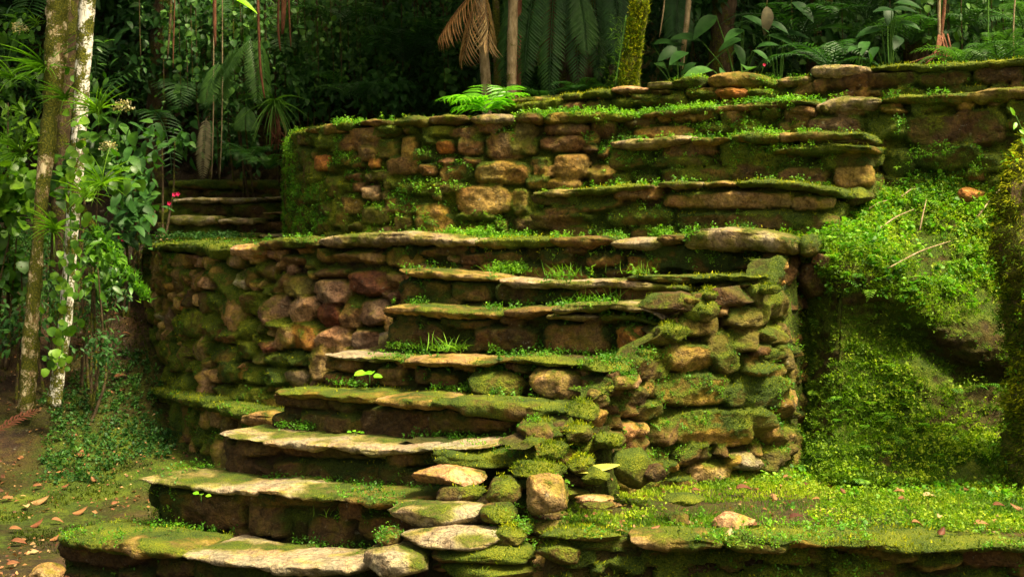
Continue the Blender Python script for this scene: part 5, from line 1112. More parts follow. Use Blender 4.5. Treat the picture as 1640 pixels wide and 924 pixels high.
cl2 = plant('climbing_vine', up(60, 500, 9.75), 'climbing vine with round leaves on the thick mossy trunk', 'vine')
lb = LB(); n = 60; vv = rng.uniform(20, 480, n); uu = np.interp(vv, [0, 110, 210, 300, 480], [95, 88, 78, 68, 54])+rng.normal(0, 22, n)
P = np.stack([(uu-U0)/F*9.7, np.full(n, 9.66), EYE-(vv-VH)/F*9.7], -1); D = rng.normal(0, .5, (n, 3)); D[:, 2] -= .8; D[:, 1] -= .3
lb.leaves(T_HEART, P, D, np.tile((0, -1, .35), (n, 1))+rng.normal(0, .3, (n, 3)), rng.uniform(.03, .065, n), rng.uniform(.1, .8, n)); adopt(lb.build('leaves', L_BRIGHT), cl2)
tube('stem', [up(52, 500, 9.72), up(66, 380, 9.7), up(70, 250, 9.68), up(90, 100, 9.66), up(95, 20, 9.66)], [.008, .007, .006, .005, .003], B_GREEN, cl2, k=6)
# bromeliads and grassy rosettes sitting on the trunks
for u, v, Y, n, L, t, lab in ((76, 118, 9.6, 46, .34, .55, 'large spiky bromeliad on the upper part of the thick mossy trunk'), (58, 40, 9.6, 22, .14, .85, 'small bright bromeliad near the top left of the thick mossy trunk'), (158, 182, 9.2, 34, .26, .85, 'yellow-green bromeliad clinging to the white trunk at mid height'),
                             (162, 300, 9.1, 36, .28, .75, 'bright bromeliad with arching leaves low beside the white trunk'), (140, 318, 9.2, 26, .22, .95, 'yellowish bromeliad low on the white trunk, left of the arching one'), (88, 372, 9.3, 34, .26, .75, 'bromeliad between the two trunks, near their foot'), (104, 160, 9.5, 24, .24, .5, 'dark bromeliad between the trunks at mid height'),
                             (20, 130, 9.6, 30, .25, .65, 'bromeliad at the left edge of the picture among the bright leaves'), (36, 250, 9.7, 30, .3, .6, 'grassy rosette low among the bright leaves at far left')):
    rosette(up(u, v, Y), n, L, lab, tint=t, group=None, facing=(rng.normal(0, .2), -1, .6), w=.9)
# bright shrubs at far left
for k, a in enumerate(((8, 210, 10.3, 50, 70, .3, 420, .085, 'bright leafy shrub at the left edge of the picture, beside the mossy trunks', .8), (8, 330, 10.2, 50, 60, .3, 420, .09, 'leafy shrub with broad green leaves low at the left edge', .7), (0, 90, 10.3, 45, 60, .3, 340, .10, 'tall shrub with large dark leaves at the top left corner', .3),
                       (150, 250, 9.9, 45, 60, .3, 300, .085, 'leafy shrub just right of the white trunk, at mid height', .45), (150, 420, 9.7, 50, 45, .25, 300, .075, 'low leafy shrub at the right of the foot of the white trunk', .5), (10, 430, 10.2, 50, 50, .25, 280, .08, 'low dark shrub at the foot of the mossy trunks', .3), (120, 110, 10.6, 50, 70, .3, 260, .09, 'dark shrub behind the top of the white trunk', .15))):
    bush(*a[:6], int(a[6]*.62), a[7], L_BRIGHT, a[8], tint=a[9]-.12, seed=100+k, tpl=(T_OVAL, T_HEART)[k % 2])
for k, a in enumerate(((208, 245, 11.2, 42, 42, .3, 140, .13, 'dark broad-leaved shrub above the pink flowers, left of the far steps'), (222, 318, 11.0, 34, 45, .3, 130, .12, 'dark shrub with large drooping leaves beside the far steps'), (200, 370, 10.8, 45, 45, .3, 150, .11, 'low dark shrub between the white tree and the far steps'), (265, 215, 12, 40, 30, .3, 90, .10, 'thin dark shrub with pointed leaves above the far steps'))):
    bush(*a[:6], int(a[6]*.62), a[7], L_DARK, a[8], tint=.45, seed=120+k, tpl=T_BROAD)
# cream flower heads
for k, (u, v, r, lab) in enumerate(((196, 172, 17, 'cream cluster of tiny flowers on a stalk right of the white trunk, upper of two'), (175, 236, 14, 'cream cluster of tiny flowers below the upper one, right of the white trunk'), (30, 46, 14, 'cream cluster of tiny flowers at top left above the bright shrub'))):
    c = up(u, v, 9.8); root = plant('cream_flower', c-np.array([0, 0, .2]), lab, 'flower', 'cream flower heads'); lb = LB(); n = 130; d = rdir(n, .5); R = r/F*9.8
    lb.leaves(T_ROUND, c+d*R*np.array([1.2, .6, .7])*rng.uniform(.4, 1, (n, 1)), rdir(n, .5), rdir(n, 1), .014*rng.uniform(.6, 1.3, n), rng.uniform(0, 1, n)); adopt(lb.build('petals', L_CREAM), root)
    tube('stalk', [c-np.array([.15, -.1, .35]), c-np.array([.05, 0, .12]), c], [.006, .005, .003], B_GREEN, root, k=6)
# pink flowers
for u, v, lab in ((279, 312, 'pink flower beside the top of the far steps, left of two'), (285, 311, 'pink flower beside the top of the far steps, right of two'), (245, 349, 'single pink flower halfway down beside the far steps'), (271, 326, 'small pink flower just under the upper pair'), (191, 380, 'pink flower low in the dark shrub, left one'), (197, 384, 'pink flower low in the dark shrub, right one'), (1224, 99+5, 'tiny red flower against the dark undergrowth, above the low topmost wall')):
    Y = 10.9 if u < 1000 else 9.6; c = up(u, v, Y); root = plant('flower', c-np.array([0, 0, .06]), lab, 'flower', 'pink flowers'); lb = LB(); n = 7; th = np.arange(n)*2*np.pi/5
    D = np.stack([np.cos(th), np.full(n, -.4), np.sin(th)], -1); lb.leaves(T_ROUND, np.tile(c, (n, 1)), D, np.tile((0, -1, .1), (n, 1)), .018 if u < 1000 else .012, rng.uniform(0, 1, n)); adopt(lb.build('petals', L_PETAL), root)
    tube('stalk', [c-np.array([.02, -.03, .07]), c], [.003, .002], B_GREEN, root, k=6)
# mossy branch slanting down
mb_ = plant('mossy_branch', up(225, 470, 9.9), 'moss-covered branch slanting down to the right behind the white tree', 'branch')
tube('wood', [up(130, 330, 10.0), up(165, 395, 9.95), up(205, 440, 9.9), up(235, 478, 9.85)], [.03, .032, .03, .024], B_MOSSY, mb_, k=12, nz=.3)
q = np.linspace(0, 1, 500)[:, None]; P = up(150, 365, 9.93)*(1-q)+up(235, 476, 9.82)*q+rng.normal(0, .02, (500, 3)); o = fuzz('moss', P, np.tile((0, -.3, .9), (500, 1)), L_WEED, mb_, .03, .01, None, per=3, droop=.6)

# ---- trunks in the middle
pm = [(('palm', [(780, 150), (775, 90), (770, 0)], 10.9, 8, B_PALM, 'slim palm trunk behind the upper terrace, leftmost of the middle trunks')), ('palm', [(797, 160), (796, 80), (794, 0)], 11.2, 6, B_MOSSY, 'thin mossy stem between the two pale slim trunks'),
      ('tree', [(819, 165), (820, 80), (822, 0)], 10.7, 8, B_PALM, 'pale straight slim trunk standing right at the end of the topmost wall'), ('tree', [(829, 165), (829, 80), (830, -10)], 10.95, 6, B_RED, 'thin reddish trunk close behind the pale straight slim one')]
for k, (nm, pix, Y, hw, mat, lab) in enumerate(pm):
    pix = [(pix[0][0], 255)]+pix; root = plant('palm_tree' if nm == 'palm' else 'tree', up(pix[0][0], 255, Y), lab, 'palm tree' if nm == 'palm' else 'tree')
    t_, p = trunk('trunk', pix, Y, hw, mat, root, [(up(pix[-1][0]+rng.uniform(-8, 8), -260, Y), hw*.9/F*Y)], nz=.12, seed=20+k, k=14)
    if nm == 'palm':
        for j in range(9):
            lb = LB(); frond(lb, p[-1], j*.7+k, 1.8, .9, 1.9, 30, .42, .03, .4); adopt(lb.build('frond', L_DARK), root)
    else: crown(root, p[-1]+np.array([0, .2, .6]), (1.2, 1.1, .7), 1300, .15, L_DARK, 60+k, limbs=p[-1])
# trunk wrapped in moss and small ferns
root = plant('tree', up(1003, 240, 10.3), 'moss-wrapped trunk sprouting small ferns, behind the middle of the topmost wall', 'tree')
o, p = trunk('trunk', [(1002, 250), (1006, 135), (1014, 70), (1026, 0)], 10.3, [20, 17, 15, 16], B_MOSSY, root, [(up(1040, -200, 10.3), .06)], nz=.3, seed=31)
crown(root, p[-1]+np.array([.2, .5, .9]), (1.6, 1.3, .8), 2200, .16, L_DARK, 66, limbs=p[-1])
n = 1800; t = rng.uniform(-.1, 1, n); uu = 1005+t*0; vv = 140*(1-t); uu = np.interp(vv, [0, 70, 140, 160], [1026, 1014, 1005, 1003])+rng.uniform(-16, 16, n); P = np.stack([(uu-U0)/F*10.25, 10.3-.07+rng.normal(0, .01, n), EYE-(vv-VH)/F*10.25], -1)
fuzz('moss', P, np.tile((0, -1, .1), (n, 1)), L_MOSS, root, .02, .008, np.clip(rng.normal(.55, .2, n), 0, 1), per=2)
eb = plant('epiphyte', up(992, 100, 10.2), 'bright small-leaved climber hanging down the left side of the moss-wrapped trunk', 'climbing plant')
lb = LB(); n = 190; vv = rng.uniform(25, 138, n); P = np.stack([(np.interp(vv, [0, 140], [1004, 985])+rng.normal(0, 9, n)-U0)/F*10.2, 10.2+rng.normal(0, .03, n), EYE-(vv-VH)/F*10.2], -1)
D = rng.normal(0, .6, (n, 3)); D[:, 0] -= .4; lb.leaves(T_NARROW, P, D, np.tile((0, -1, .6), (n, 1)), rng.uniform(.04, .085, n), rng.uniform(.4, 1, n), wscale=rng.uniform(.05, .1, n)); adopt(lb.build('leaves', L_BRIGHT), eb)
tube('stem', [up(985, 138, 10.22), up(994, 80, 10.22), up(1003, 25, 10.22)], [.006, .005, .003], B_GREEN, eb, k=6)

# ---- dead palm frond, seedling palm, hanging fronds
def hangfrond(u, v, Y, L, tint, mat, label, nm='hanging_frond', cat_='palm frond', az=-1.6, rise=-.6, droop=.9, leaf=.2, npair=30, lw=.02, group=None, hang=.6, twist=0):
    b = up(u, v, Y); root = plant(nm, b, label, cat_, group); lb = LB(); frond(lb, b, az, L, rise, droop, npair, leaf, lw, tint, hang, twist); adopt(lb.build('leaflets', mat), root); return root
for k, (az, L, rs, lab) in enumerate(((-2.9, .55, -.75, 'left arm of the dead brown palm frond hanging from the slim palm'), (-2.6, .62, -1.15, 'main arm of the dead brown palm frond hanging from the slim palm'), (-.5, .5, -1.3, 'right arm of the dead brown palm frond hanging from the slim palm'))):
    hangfrond(772, -25, 10.75, L*1.0, .72+.08*k, L_DRY, lab, 'dead_palm_frond', az=az, rise=rs, droop=.35, leaf=.30, npair=17, lw=.013, hang=1.1, group=None)
sp_root = plant('palm_seedling', up(775, 180, 9.75), 'bright lime-green young palm just behind the upper terrace wall', 'young palm')
for az, L, rs, dr, t in ((3.0, .42, .75, 1.5, .9), (2.75, .5, .55, 1.2, .4), (.3, .45, .7, 1.2, .6), (-2.4, .36, .8, 1.7, 1.0), (.1, .35, .35, .9, .5), (3.4, .30, .3, .9, .8), (-1.2, .25, .9, 1.5, .7), (1.6, .4, 1.0, 1.0, .5), (.7, .5, .9, 1.3, .4)):
    lb = LB(); frond(lb, up(778, 182, 9.75), az, L*.78, rs+.25, dr, 9, .19, .026, t*.6, .25); adopt(lb.build('frond', L_LIME), sp_root)
kk = 0
for u, v, L, az, t, m in ((845, -60, 1.15, -2.0, .55, 0), (868, -70, 1.2, -1.9, .5, 0), (890, -60, 1.3, -1.7, .6, 0), (915, -70, 1.25, -1.5, .45, 0), (940, -60, 1.1, -1.4, .5, 0), (965, -70, 1.05, -1.2, .4, 0), (880, -40, .85, -1.8, .2, 1), (925, -20, .6, -1.3, .7, 0), (855, 10, .6, -2.0, .4, 0), (985, -60, 1.0, -1.6, .35, 0), (1090, -60, .9, -1.8, .4, 0), (1075, -40, .7, -1.3, .3, 0)):
    hangfrond(u, v, 11.2+.1*kk % .7, L, t, L_DRY if m else L_FERN, 'long drooping fern frond hanging in the dark behind the topmost wall' if not m else 'single browned frond among the long drooping green ones', az=az, rise=-.9, droop=.6, leaf=.17, npair=44, lw=.022, hang=.5, group=None if m else 'long drooping fronds', nm='fern_frond', cat_='fern frond'); kk += 1
# fan of fern fronds hanging over the far steps
for k, (u, v, L, az, rs) in enumerate(((400, 65, .42, -2.4, -.7), (385, 70, .5, -2.8, -.8), (372, 80, .45, -2.2, -1.1), (400, 62, .55, -.9, -1.1), (412, 60, .5, -.5, -1.2), (350, 100, .4, -2.0, -.9), (395, 170, .2, -1.6, -1.1))):
    hangfrond(u, v, 12.1, L*1.06, .9, L_FERN, 'blue-green fern frond hanging over the far steps, one of a loose fan', az=az, rise=rs, droop=.5, leaf=.14, npair=24, lw=.024, hang=.35, group='fern fronds above the far steps', nm='fern_frond', cat_='fern frond')
# pale upright frond and strap-leaved plant with a brown skirt
hangfrond(330, 190, 12.4, .55, .6, L_PALE, 'pale withered frond hanging upright in the dark left of the far steps', az=-1.6, rise=-1.2, droop=.3, leaf=.09, npair=26, lw=.02, hang=.2, nm='withered_frond')
rosette(up(440, 165, 12.2), 40, .40, 'strap-leaved plant perched above the far end of the upper wall', L_DARK, .95, 'birds_nest_plant', 'epiphyte', facing=(0, -1, .2), w=.8, grav=.9)
sk = plant('root_skirt', up(447, 240, 12.2), 'bundle of hanging brown dead leaves under the strap-leaved plant', 'dead leaves')
for k in range(16): tube('strand', [up(440+rng.normal(0, 6), 175, 12.2), up(445+rng.normal(0, 8), 210, 12.15+rng.normal(0, .04)), up(446+rng.normal(0, 9), 225+rng.uniform(0, 22), 12.15+rng.normal(0, .05))], [.008, .007, .003], B_RED, sk, k=5)
# aerial roots and lianas
for k, (pts, Y, r, mat, lab) in enumerate((
    ([(455, -20), (454, 25), (452, 55)], 11.6, .022, B_RED, 'thick reddish aerial root at the top, above the left end of the upper wall'), ([(462, -20), (463, 30), (466, 75)], 11.7, .009, B_RED, 'thin reddish root right beside the thick one'), ([(446, 20), (444, 60), (449, 82)], 11.7, .010, B_RED, 'short reddish root hanging left of the thick one'),
    ([(412, -20), (415, 70), (417, 120), (424, 158)], 11.5, .011, B_RED, 'long thin reddish root hanging beside the fern fan'), ([(344, -20), (343, 40), (345, 75)], 11.6, .016, B_RED, 'reddish root hanging high on the left, near the big pale leaf'), ([(275, -20), (272, 50), (268, 95)], 11.8, .012, B_BROWN, 'brown root at the top, left of the big pale leaf'),
    ([(280, -10), (278, 60), (277, 110)], 11.9, .006, B_RED, 'hair-thin root at the top, left of the big pale leaf'), ([(342, 150), (341, 220), (339, 285)], 12.3, .005, B_PALM, 'hair-thin vine left of the far steps, left of two'), ([(356, 150), (355, 220), (352, 285)], 12.3, .005, B_PALM, 'hair-thin vine left of the far steps, right of two'),
    ([(1505, -20), (1503, 40), (1508, 95)], 9.9, .012, B_PALM, 'pale twisted root above the right part of the topmost wall'), ([(1514, -20), (1512, 30), (1504, 60), (1512, 100)], 9.9, .012, B_RED, 'reddish root twisted round the pale one above the right part of the wall'), ([(1583, -20), (1582, 40), (1584, 96)], 9.8, .006, B_GREEN, 'straight green vine near the right edge, above the wall'),
    ([(1627, -20), (1622, 50), (1624, 92)], 9.8, .006, B_PALM, 'thin straight brown vine at the right edge, above the wall'), ([(1066, -20), (1063, 20), (1056, 60)], 10.6, .006, B_PALM, 'thin tan vine just right of the moss-wrapped trunk'), ([(1104, -10), (1100, 40), (1094, 75)], 10.8, .020, B_PALM, 'pale spotted stem in the dark right of the moss-wrapped trunk'))):
    pts = ([(pts[0][0]+6, -330)] if pts[0][1] < 60 else [(pts[0][0], -60)])+pts+([(1092, 130)] if pts[0][0] == 1104 else [])
    root = tube('aerial_root', [up(u, v, Y) for u, v in pts], [r]*(len(pts)-1)+[r*.5], mat, None, k=8, nz=.15, seed=k); settle(root); tag(root, lab, 'hanging root' if 'vine' not in lab and 'stem' not in lab else 'vine')
rt = plant('root_tangle', up(1508, 96, 9.85), 'brown tangle of fine roots spreading on the ground behind the topmost wall', 'roots')
for k in range(12): tube('strand', [up(1508+rng.normal(0, 4), 55, 9.9), up(1508+rng.normal(0, 9), 85, 9.85), up(1505+rng.normal(0, 22), 104, 9.8)], [.006, .008, .004], B_RED, rt, k=5)
# big pale banana leaf at the top
bl = plant('banana_leaf', up(345, -25, 8.6), 'big pale green leaf reaching in at the top, over the far steps', 'leaf'); lb = LB(); lb.leaves(leaf_tpl('oval', 12, .3, .25, .35), up(325, -14, 8.6)[None], np.array([[.93, -.25, -.08]]), np.array([[0, -.25, 1.]]), .36, .95); adopt(lb.build('blade', L_LIME), bl)
tube('stalk', [up(280, -420, 8.6), up(300, -160, 8.6), up(325, -14, 8.6)], [.02, .014, .007], B_GREEN, bl, k=8)
lb = LB(); lb.leaves(leaf_tpl('oval', 8, .35, .2, .3), up(322, -30, 8.6)[None], np.array([[.5, -.25, -.55]]), np.array([[.4, -.25, 1.]]), .16, .6); adopt(lb.build('blade', L_LIME), bl)

# ---- plants along the back of the upper terrace
for k, (u, v, Y, n, sz, t, lab) in enumerate(((1160, 118, 10.0, 7, .24, .8, 'plant with broad shiny leaves behind the big flat stone of the topmost wall'), (1190, 55, 10.6, 7, .26, .7, 'plant with large round leaves in the dark above the topmost wall'), (1380, 96, 9.8, 6, .17, .6, 'low broad-leaved plant behind the grey end stone of the topmost wall'),
                                  (1430, 40, 10.2, 8, .20, .5, 'dark leafy plant left of the twisted roots'), (1250, 30, 10.8, 6, .26, .3, 'plant with long dull hanging leaves above the topmost wall'), (1090, 95, 10.6, 8, .22, .6, 'narrow-leaved plant just right of the moss-wrapped trunk'))):
    c = up(u, v, Y); b = np.array([c[0], c[1]+.05, on_ground(c[0:1], c[1:2])[0]]); root = plant('broadleaf_plant', b, lab, 'plant')
    for j in range(n):
        lb = LB(); e = c+rng.normal(0, 1, 3)*np.array([.12, .08, .09]); d = np.array([[rng.normal(0, .8), -.5, rng.normal(-.15, .35)]])
        lb.leaves(T_BROAD, e[None], d, np.array([[rng.normal(0, .3), -.6, 1.]]), sz*rng.uniform(.55, 1.0), np.clip(t-.3+rng.normal(0, .15), 0, 1)); adopt(lb.build('leaf', L_DARK), root)
        tube('stalk', [b, (b+e)/2+np.array([0, .05, .08]), e], [.006, .005, .003], B_GREEN, root, k=5)
dl = plant('dead_leaf', up(1225, 10, 10.4), 'large grey-brown dead leaf hanging folded above the topmost wall', 'dead leaf'); lb = LB(); lb.leaves(T_BROAD, up(1228, 10, 10.4)[None], np.array([[.05, -.2, -1.]]), np.array([[.3, -1., .2]]), .20, .3); adopt(lb.build('blade', L_PALE), dl); tube('stalk', [up(1236, -300, 10.5), up(1232, -80, 10.42), up(1228, 12, 10.4)], [.012, .008, .004], B_BROWN, dl, k=6)
for k, (u, v, Y, n, L, t, lab) in enumerate(((1545, 100, 9.7, 10, .42, .85, 'fresh green fern right of the twisted roots'), (1600, 95, 9.8, 10, .45, .75, 'fern near the right edge behind the topmost wall'), (1330, 100, 10.2, 9, .5, .3, 'dark fern behind the grey end stone of the topmost wall'), (1280, 60, 11, 10, .7, .25, 'large dark fern in the shade above the topmost wall'), (1460, 60, 10.8, 10, .6, .4, 'dark fern left behind the twisted roots'),
                                  (1390, 20, 11.2, 10, .7, .35, 'high dark fern above the grey end stone'), (1570, 30, 10.8, 10, .6, .55, 'arching fern high near the right edge'), (650, 90, 12.6, 12, .75, .25, 'dim grey-green tree fern in the dark above the upper wall'), (560, 150, 12.3, 10, .5, .35, 'dim fern behind the left part of the upper wall'), (540, 40, 12.8, 10, .6, .4, 'fern high in the dark above the left part of the upper wall'),
                                  (870, 165, 10.6, 9, .34, .35, 'small dark fern behind the left end of the topmost wall'), (930, 150, 10.7, 9, .36, .3, 'small dark fern left of the moss-wrapped trunk'), (400, 250, 12.9, 10, .4, .45, 'fern on the slope above the far steps'), (430, 262, 12.6, 10, .3, .6, 'small leafy fern right at the top of the far steps'), (720, 60, 12.2, 9, .5, .3, 'dark fern left of the dead palm frond'), (1640, 40, 10.4, 10, .5, .6, 'fern cut by the right edge of the picture'))):
    b = up(u, v, Y); fernplant(b-np.array([0, 0, .05]), n, L, t, L_FERN, lab, leaf=.12*L/.5, npair=20)
# leafy bushes in the dark
LBS = [(520, 100, 12.4, 60, 50, .4, 420, .09, .45), (580, 60, 12.8, 60, 50, .4, 420, .09, .5), (480, 130, 12.2, 40, 40, .3, 300, .08, .5), (390, 30, 11.9, 50, 30, .3, 330, .07, .75), (330, 60, 12.2, 40, 50, .3, 260, .09, .5), (310, 15, 12.3, 50, 30, .3, 240, .09, .4), (470, 30, 12.0, 40, 35, .3, 330, .06, .8), (620, 150, 12.0, 50, 25, .4, 300, .08, .45), (700, 120, 12.4, 40, 40, .4, 260, .09, .3), (255, 120, 12.8, 60, 60, .4, 200, .11, .15), (240, 40, 12.8, 60, 50, .4, 220, .11, .15),
       (1130, 20, 11.6, 60, 40, .4, 300, .12, .3), (1340, 60, 11.2, 60, 40, .4, 260, .12, .25), (1480, 25, 11.0, 50, 35, .4, 300, .10, .55), (1600, 60, 10.6, 50, 40, .4, 300, .09, .6), (1400, 60, 10.8, 40, 25, .3, 200, .08, .5), (370, 140, 12.0, 35, 40, .3, 240, .08, .55), (440, 90, 12.0, 30, 40, .3, 220, .08, .6), (360, 230, 12.8, 40, 30, .3, 140, .1, .3), (385, 215, 12.5, 20, 25, .2, 110, .09, .6)]
where = ['in the dark above the left part of the upper wall', 'high in the dark over the upper wall', 'just above the far end of the upper wall', 'at the top, right of the big pale leaf', 'above the fern fan', 'at the top behind the big pale leaf', 'at the top around the thick reddish root', 'low behind the upper wall', 'left of the dead palm frond', 'in deep shade above the far steps', 'in deep shade at the top, right of the white tree',
         'high right of the moss-wrapped trunk', 'in the shade behind the grey end stone', 'at the top around the twisted roots', 'near the right edge above the wall', 'between the broad leaves and the twisted roots', 'left of the fern fan', 'right under the thick reddish root', 'in the dark right behind the far steps', 'low above the middle of the far steps']
for k, ((u, v, Y, ru, rv, ry, n, sz, t), w_) in enumerate(zip(LBS, where)):
    Y += .8 if u < 800 and u > 470 else 1.2 if u < 800 else .6; cx = (u-U0)/F*Y; fy = Y+.7
    foot = (cx, fy, float(on_ground(np.array([cx]), np.array([fy]))[0]))
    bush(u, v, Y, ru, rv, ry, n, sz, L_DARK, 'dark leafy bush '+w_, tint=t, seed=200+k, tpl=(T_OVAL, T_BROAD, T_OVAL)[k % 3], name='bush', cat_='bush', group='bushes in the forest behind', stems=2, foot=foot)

# ---- the forest mass behind: undergrowth, and trees with unseen crowns added to shade it
lb = LB(); g = np.random.default_rng(9)
for k in range(420):
    x = g.uniform(-7.5, 8); y = g.uniform(12.6 if x > -.8 else 14.4, 16.8); zg = float(on_ground(np.array([x]), np.array([y]))[0]); zc = zg+g.uniform(.1, 1.8 if k % 3 else 4.5)
    leafcloud(lb, (x, y, zc), (.8, .4, .6), 260, g.uniform(.06, .14), (T_OVAL, T_BROAD, T_NARROW)[k % 3], g.uniform(.0, .75), 300+k, nclump=8)
for k in range(90):
    x = g.uniform(-7, 8); frond(lb, (x, g.uniform(12.9, 14.6), float(g.uniform(2.4, 5))), g.uniform(-2.6, -.5), g.uniform(.6, 1.3), g.uniform(-.2, .9), g.uniform(.9, 1.8), 22, .2, .022, g.uniform(.1, .6))
for k in range(170):
    sx = -1 if k % 2 else 1
    x = sx*g.uniform(5.2, 12); y = g.uniform(8.5, 17); zg = float(on_ground(np.array([x]), np.array([y]))[0]); leafcloud(lb, (x, y, zg+g.uniform(.1, 1.5)), (.8, .5, .6), 180, g.uniform(.08, .16), (T_OVAL, T_BROAD, T_NARROW)[k % 3], g.uniform(.1, .8), 900+k, nclump=8)
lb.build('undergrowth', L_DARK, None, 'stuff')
forest = [(-.2, 12.0), (2.0, 10.9), (3.9, 10.2), (-5.5, 12.6), (-1.4, 15.6), (.6, 12.8), (2.6, 12.2), (4.8, 11.4), (-3.6, 14.2), (6.6, 12.6), (1.8, 15), (-.4, 15.6), (4.2, 14.6), (-6.8, 10.2)]
desc = ['close behind the slim palms', 'close behind the moss-wrapped trunk', 'close behind the ferns at right', 'at far left', 'above the far steps', 'behind the slim palms', 'behind the moss-wrapped trunk', 'at right behind the ferns', 'far back on the left', 'far back on the right', 'deep in the forest, in the middle', 'deep in the forest, left of the middle', 'deep in the forest at right', 'left of the mossy trunks']
for k, ((x, y), dd) in enumerate(zip(forest, desc)):
    if k < 3: x, y = ((.5, 13.0), (1.75, 12.1), (3.3, 11.7))[k]
    zg = float(on_ground(np.array([x]), np.array([y]))[0]); root = plant('shade_tree', (x, y, zg), 'dark forest tree with a spreading crown out of view, added for shade, '+dd, 'tree')
    tp = np.array([x+.2, y, zg+5.2]); tube('trunk', [(x, y, zg-.1), (x+.1, y, zg+2), tuple(tp)], [.11, .09, .06], B_BROWN, root, k=12, nz=.2, seed=k)
    crown(root, (x, y-.5*(k < 3), max(6.2, zg+4.4)), (1.9, 1.6, 1.0), 1900, .24, L_DARK, 400+k, limbs=tp, nclump=34)

# ---- mossy stump at the right edge
ms = plant('mossy_stump', up(1640, 640, 6.7), 'stout moss-coated stump rising at the right edge beside the leafy bank', 'tree stump')
pts = [up(1700, 800, 6.8), up(1690, 700, 6.75), up(1682, 600, 6.72), up(1668, 500, 6.7), up(1656, 400, 6.7), (up(1656, 320, 6.72)), up(1664, 250, 6.75), up(1676, 205, 6.8)]
st_ = tube('trunk', pts, [.24, .19, .15, .165, .17, .155, .10, .035], B_MOSSY, ms, k=40, nz=.5, seed=77, res=.02)
me = st_.data; co = np.empty(len(me.vertices)*3, np.float32); me.vertices.foreach_get('co', co); co = co.reshape(-1, 3).astype(float)
i = rng.choice(len(co), 12000); ctr = np.stack([np.interp(co[i, 2], [p[2] for p in pts], [p[j] for p in pts]) for j in range(2)], 1); Nn = np.concatenate([co[i, :2]-ctr, np.full((len(i), 1), .02)], 1); Nn /= np.linalg.norm(Nn, axis=1, keepdims=True)
P = co[i]+rng.normal(0, .015, (len(i), 3))
fuzz('moss', P, Nn, L_MOSS, ms, .018, .007, np.clip(.45+.7*fbm(P, 6, 3, 5), 0, 1), per=3, droop=.6)
lb = LB(); j = rng.choice(len(i), 260); sprigs(lb, P[j], Nn[j], .04, .016, 7, .7); adopt(lb.build('weeds', L_WEED, None, 'stuff'), ms)
tw = plant('leafy_sprig', up(1640, 240, 6.4), 'thin sprig with a few bright leaves at the right edge above the stump', 'sprig'); lb = LB()
for (u, v, dx, dz) in ((1628, 196, -.2, -.3), (1632, 208, .6, -.4), (1640, 190, .5, .4), (1625, 186, -.4, .8), (1636, 220, .3, -.7)): lb.leaves(T_OVAL, up(u, v, 6.4)[None], np.array([[dx, -.3, dz]]), np.array([[0, -1, .4]]), .045, rng.uniform(.5, 1))
adopt(lb.build('leaves', L_LIME), tw); tube('stem', [up(1655, 250, 6.42), up(1640, 215, 6.41), up(1622, 175, 6.4), up(1612, 172, 6.4)], [.003, .0025, .002, .001], B_GREEN, tw, k=5)
# fallen twigs on the bank
for k, (a, b, lab) in enumerate((((1440, 322), (1500, 292), 'long pale twig lying high on the bank'), ((1400, 382), (1462, 345), 'pale twig lying across the middle of the bank'), ((1470, 380), (1482, 330), 'thin twig standing upright in the bank leaves'), ((1420, 440), (1520, 395), 'longer twig low on the bank near the lip'), ((1560, 360), (1610, 300), 'brown twig against the stump'), ((1380, 352), (1420, 330), 'short twig on the left of the bank'))):
    def onb(u, v):
        d = (bf[:, 0]/bf[:, 1]*F+U0-u)**2+(VH-(bf[:, 2]-EYE)/bf[:, 1]*F-v)**2; return bf[np.argmin(d+1e5*(d > 1e9))]+np.array([0, -.03, .03])
    p0, p1 = onb(*a), onb(*b); m = (p0+p1)/2+np.array([0, -.01, .02]); o = tube('twig', [p0, m, p1], [.005, .004, .002], B_PALM, None, k=6, nz=.2); settle(o); tag(o, lab, 'twig', 'twigs on the bank')
# ground seen past the left bank: dry palm fragment at the far left
o = hangfrond(-14, 700, 8.6, .33, .0, L_DRY, 'dry brown frond fragment lying at the left edge of the picture', az=.6, rise=.7, droop=.5, leaf=.12, npair=16, lw=.02, hang=0, nm='dead_frond')
for nm in ('moss_on_bank', 'platform_moss', 'bank_moss'): pass
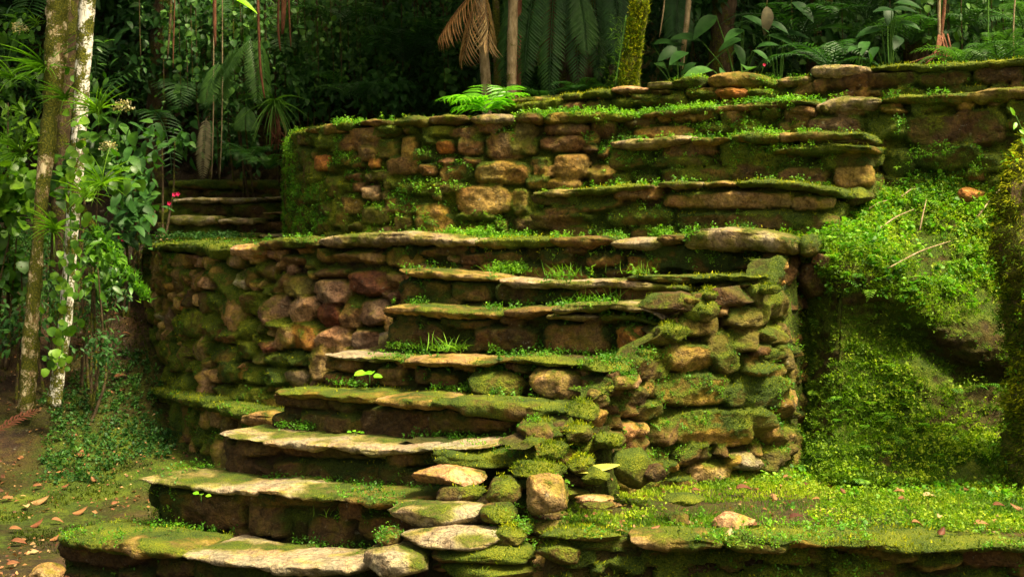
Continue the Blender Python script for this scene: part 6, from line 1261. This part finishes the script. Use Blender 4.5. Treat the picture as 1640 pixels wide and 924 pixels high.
# low plants crowding the foot of the left trunks
for k, (u, v, Y, ru, rv, n, sz, t, lab) in enumerate(((20, 520, 9.8, 40, 40, 240, .06, .35, 'low dark plant at the left edge, at the foot of the patchy trunk'), (130, 500, 10.0, 40, 35, 240, .06, .5, 'low leafy plant right behind the foot of the white trunk'), (175, 455, 10.4, 30, 30, 200, .06, .45, 'small leafy plant where the mossy branch ends, by the terrace wall'),
                               (75, 470, 9.9, 30, 45, 240, .07, .55, 'leafy plant filling the gap between the two pale trunks'), (150, 560, 9.6, 35, 22, 220, .04, .35, 'creeping low plant on the slope right of the white trunk'))):
    bush(u, v, Y, ru, rv, .2, n, sz, L_DARK, lab, tint=t, seed=700+k, tpl=(T_OVAL, T_NARROW)[k % 2], name='low_plant', cat_='plant', group='low plants at the foot of the trees', stems=1)
# a mass of finer leaves and hanging vines in the forest behind
for k, (u, v, Y, lab) in enumerate(((290, 60, 12.6, 'leafy vine curtain at the top, far left of the fern fan'), (500, 30, 12.6, 'leafy vine curtain at the top, just right of the thick reddish root'), (545, 60, 12.9, 'leafy vine curtain high above the left part of the upper wall'), (610, 40, 13.0, 'leafy vine curtain high above the middle of the upper wall'), (690, 30, 12.6, 'leafy vine curtain left of the dead palm frond'), (430, 50, 12.4, 'leafy vine curtain between the fern fan and the thick reddish root'), (1300, 20, 11.4, 'leafy vine curtain over the dark fern behind the grey end stone'), (1455, 15, 10.9, 'leafy vine curtain left of the twisted roots'), (1560, 15, 10.6, 'leafy vine curtain right of the twisted roots'))):
    c = up(u, v, Y); root = plant('hanging_vine', (c[0], c[1], c[2]+1.0), lab, 'vine'); lb = LB(); g = np.random.default_rng(800+k)
    for j in range(7):
        x0 = c+np.array([g.normal(0, .16), g.normal(0, .12), 1.0]); L_ = g.uniform(1.0, 1.7); nn = int(L_*34); t = g.uniform(0, 1, nn)
        P = x0+np.stack([.03*np.sin(t*7+j), .03*np.cos(t*5), -L_*t], -1)+g.normal(0, .03, (nn, 3)); D = g.normal(0, .6, (nn, 3)); D[:, 2] -= .7; D[:, 1] -= .3
        lb.leaves((T_HEART, T_OVAL)[j % 2], P, D, np.tile((0, -1, .5), (nn, 1))+g.normal(0, .3, (nn, 3)), g.uniform(.03, .07, nn), g.uniform(.3, 1, nn))
        tube('stem', [x0, x0-np.array([.02, 0, L_*.5]), x0-np.array([0, 0, L_])], [.006, .005, .003], B_BROWN, root, k=5, res=.15)
    adopt(lb.build('leaves', L_DARK), root)
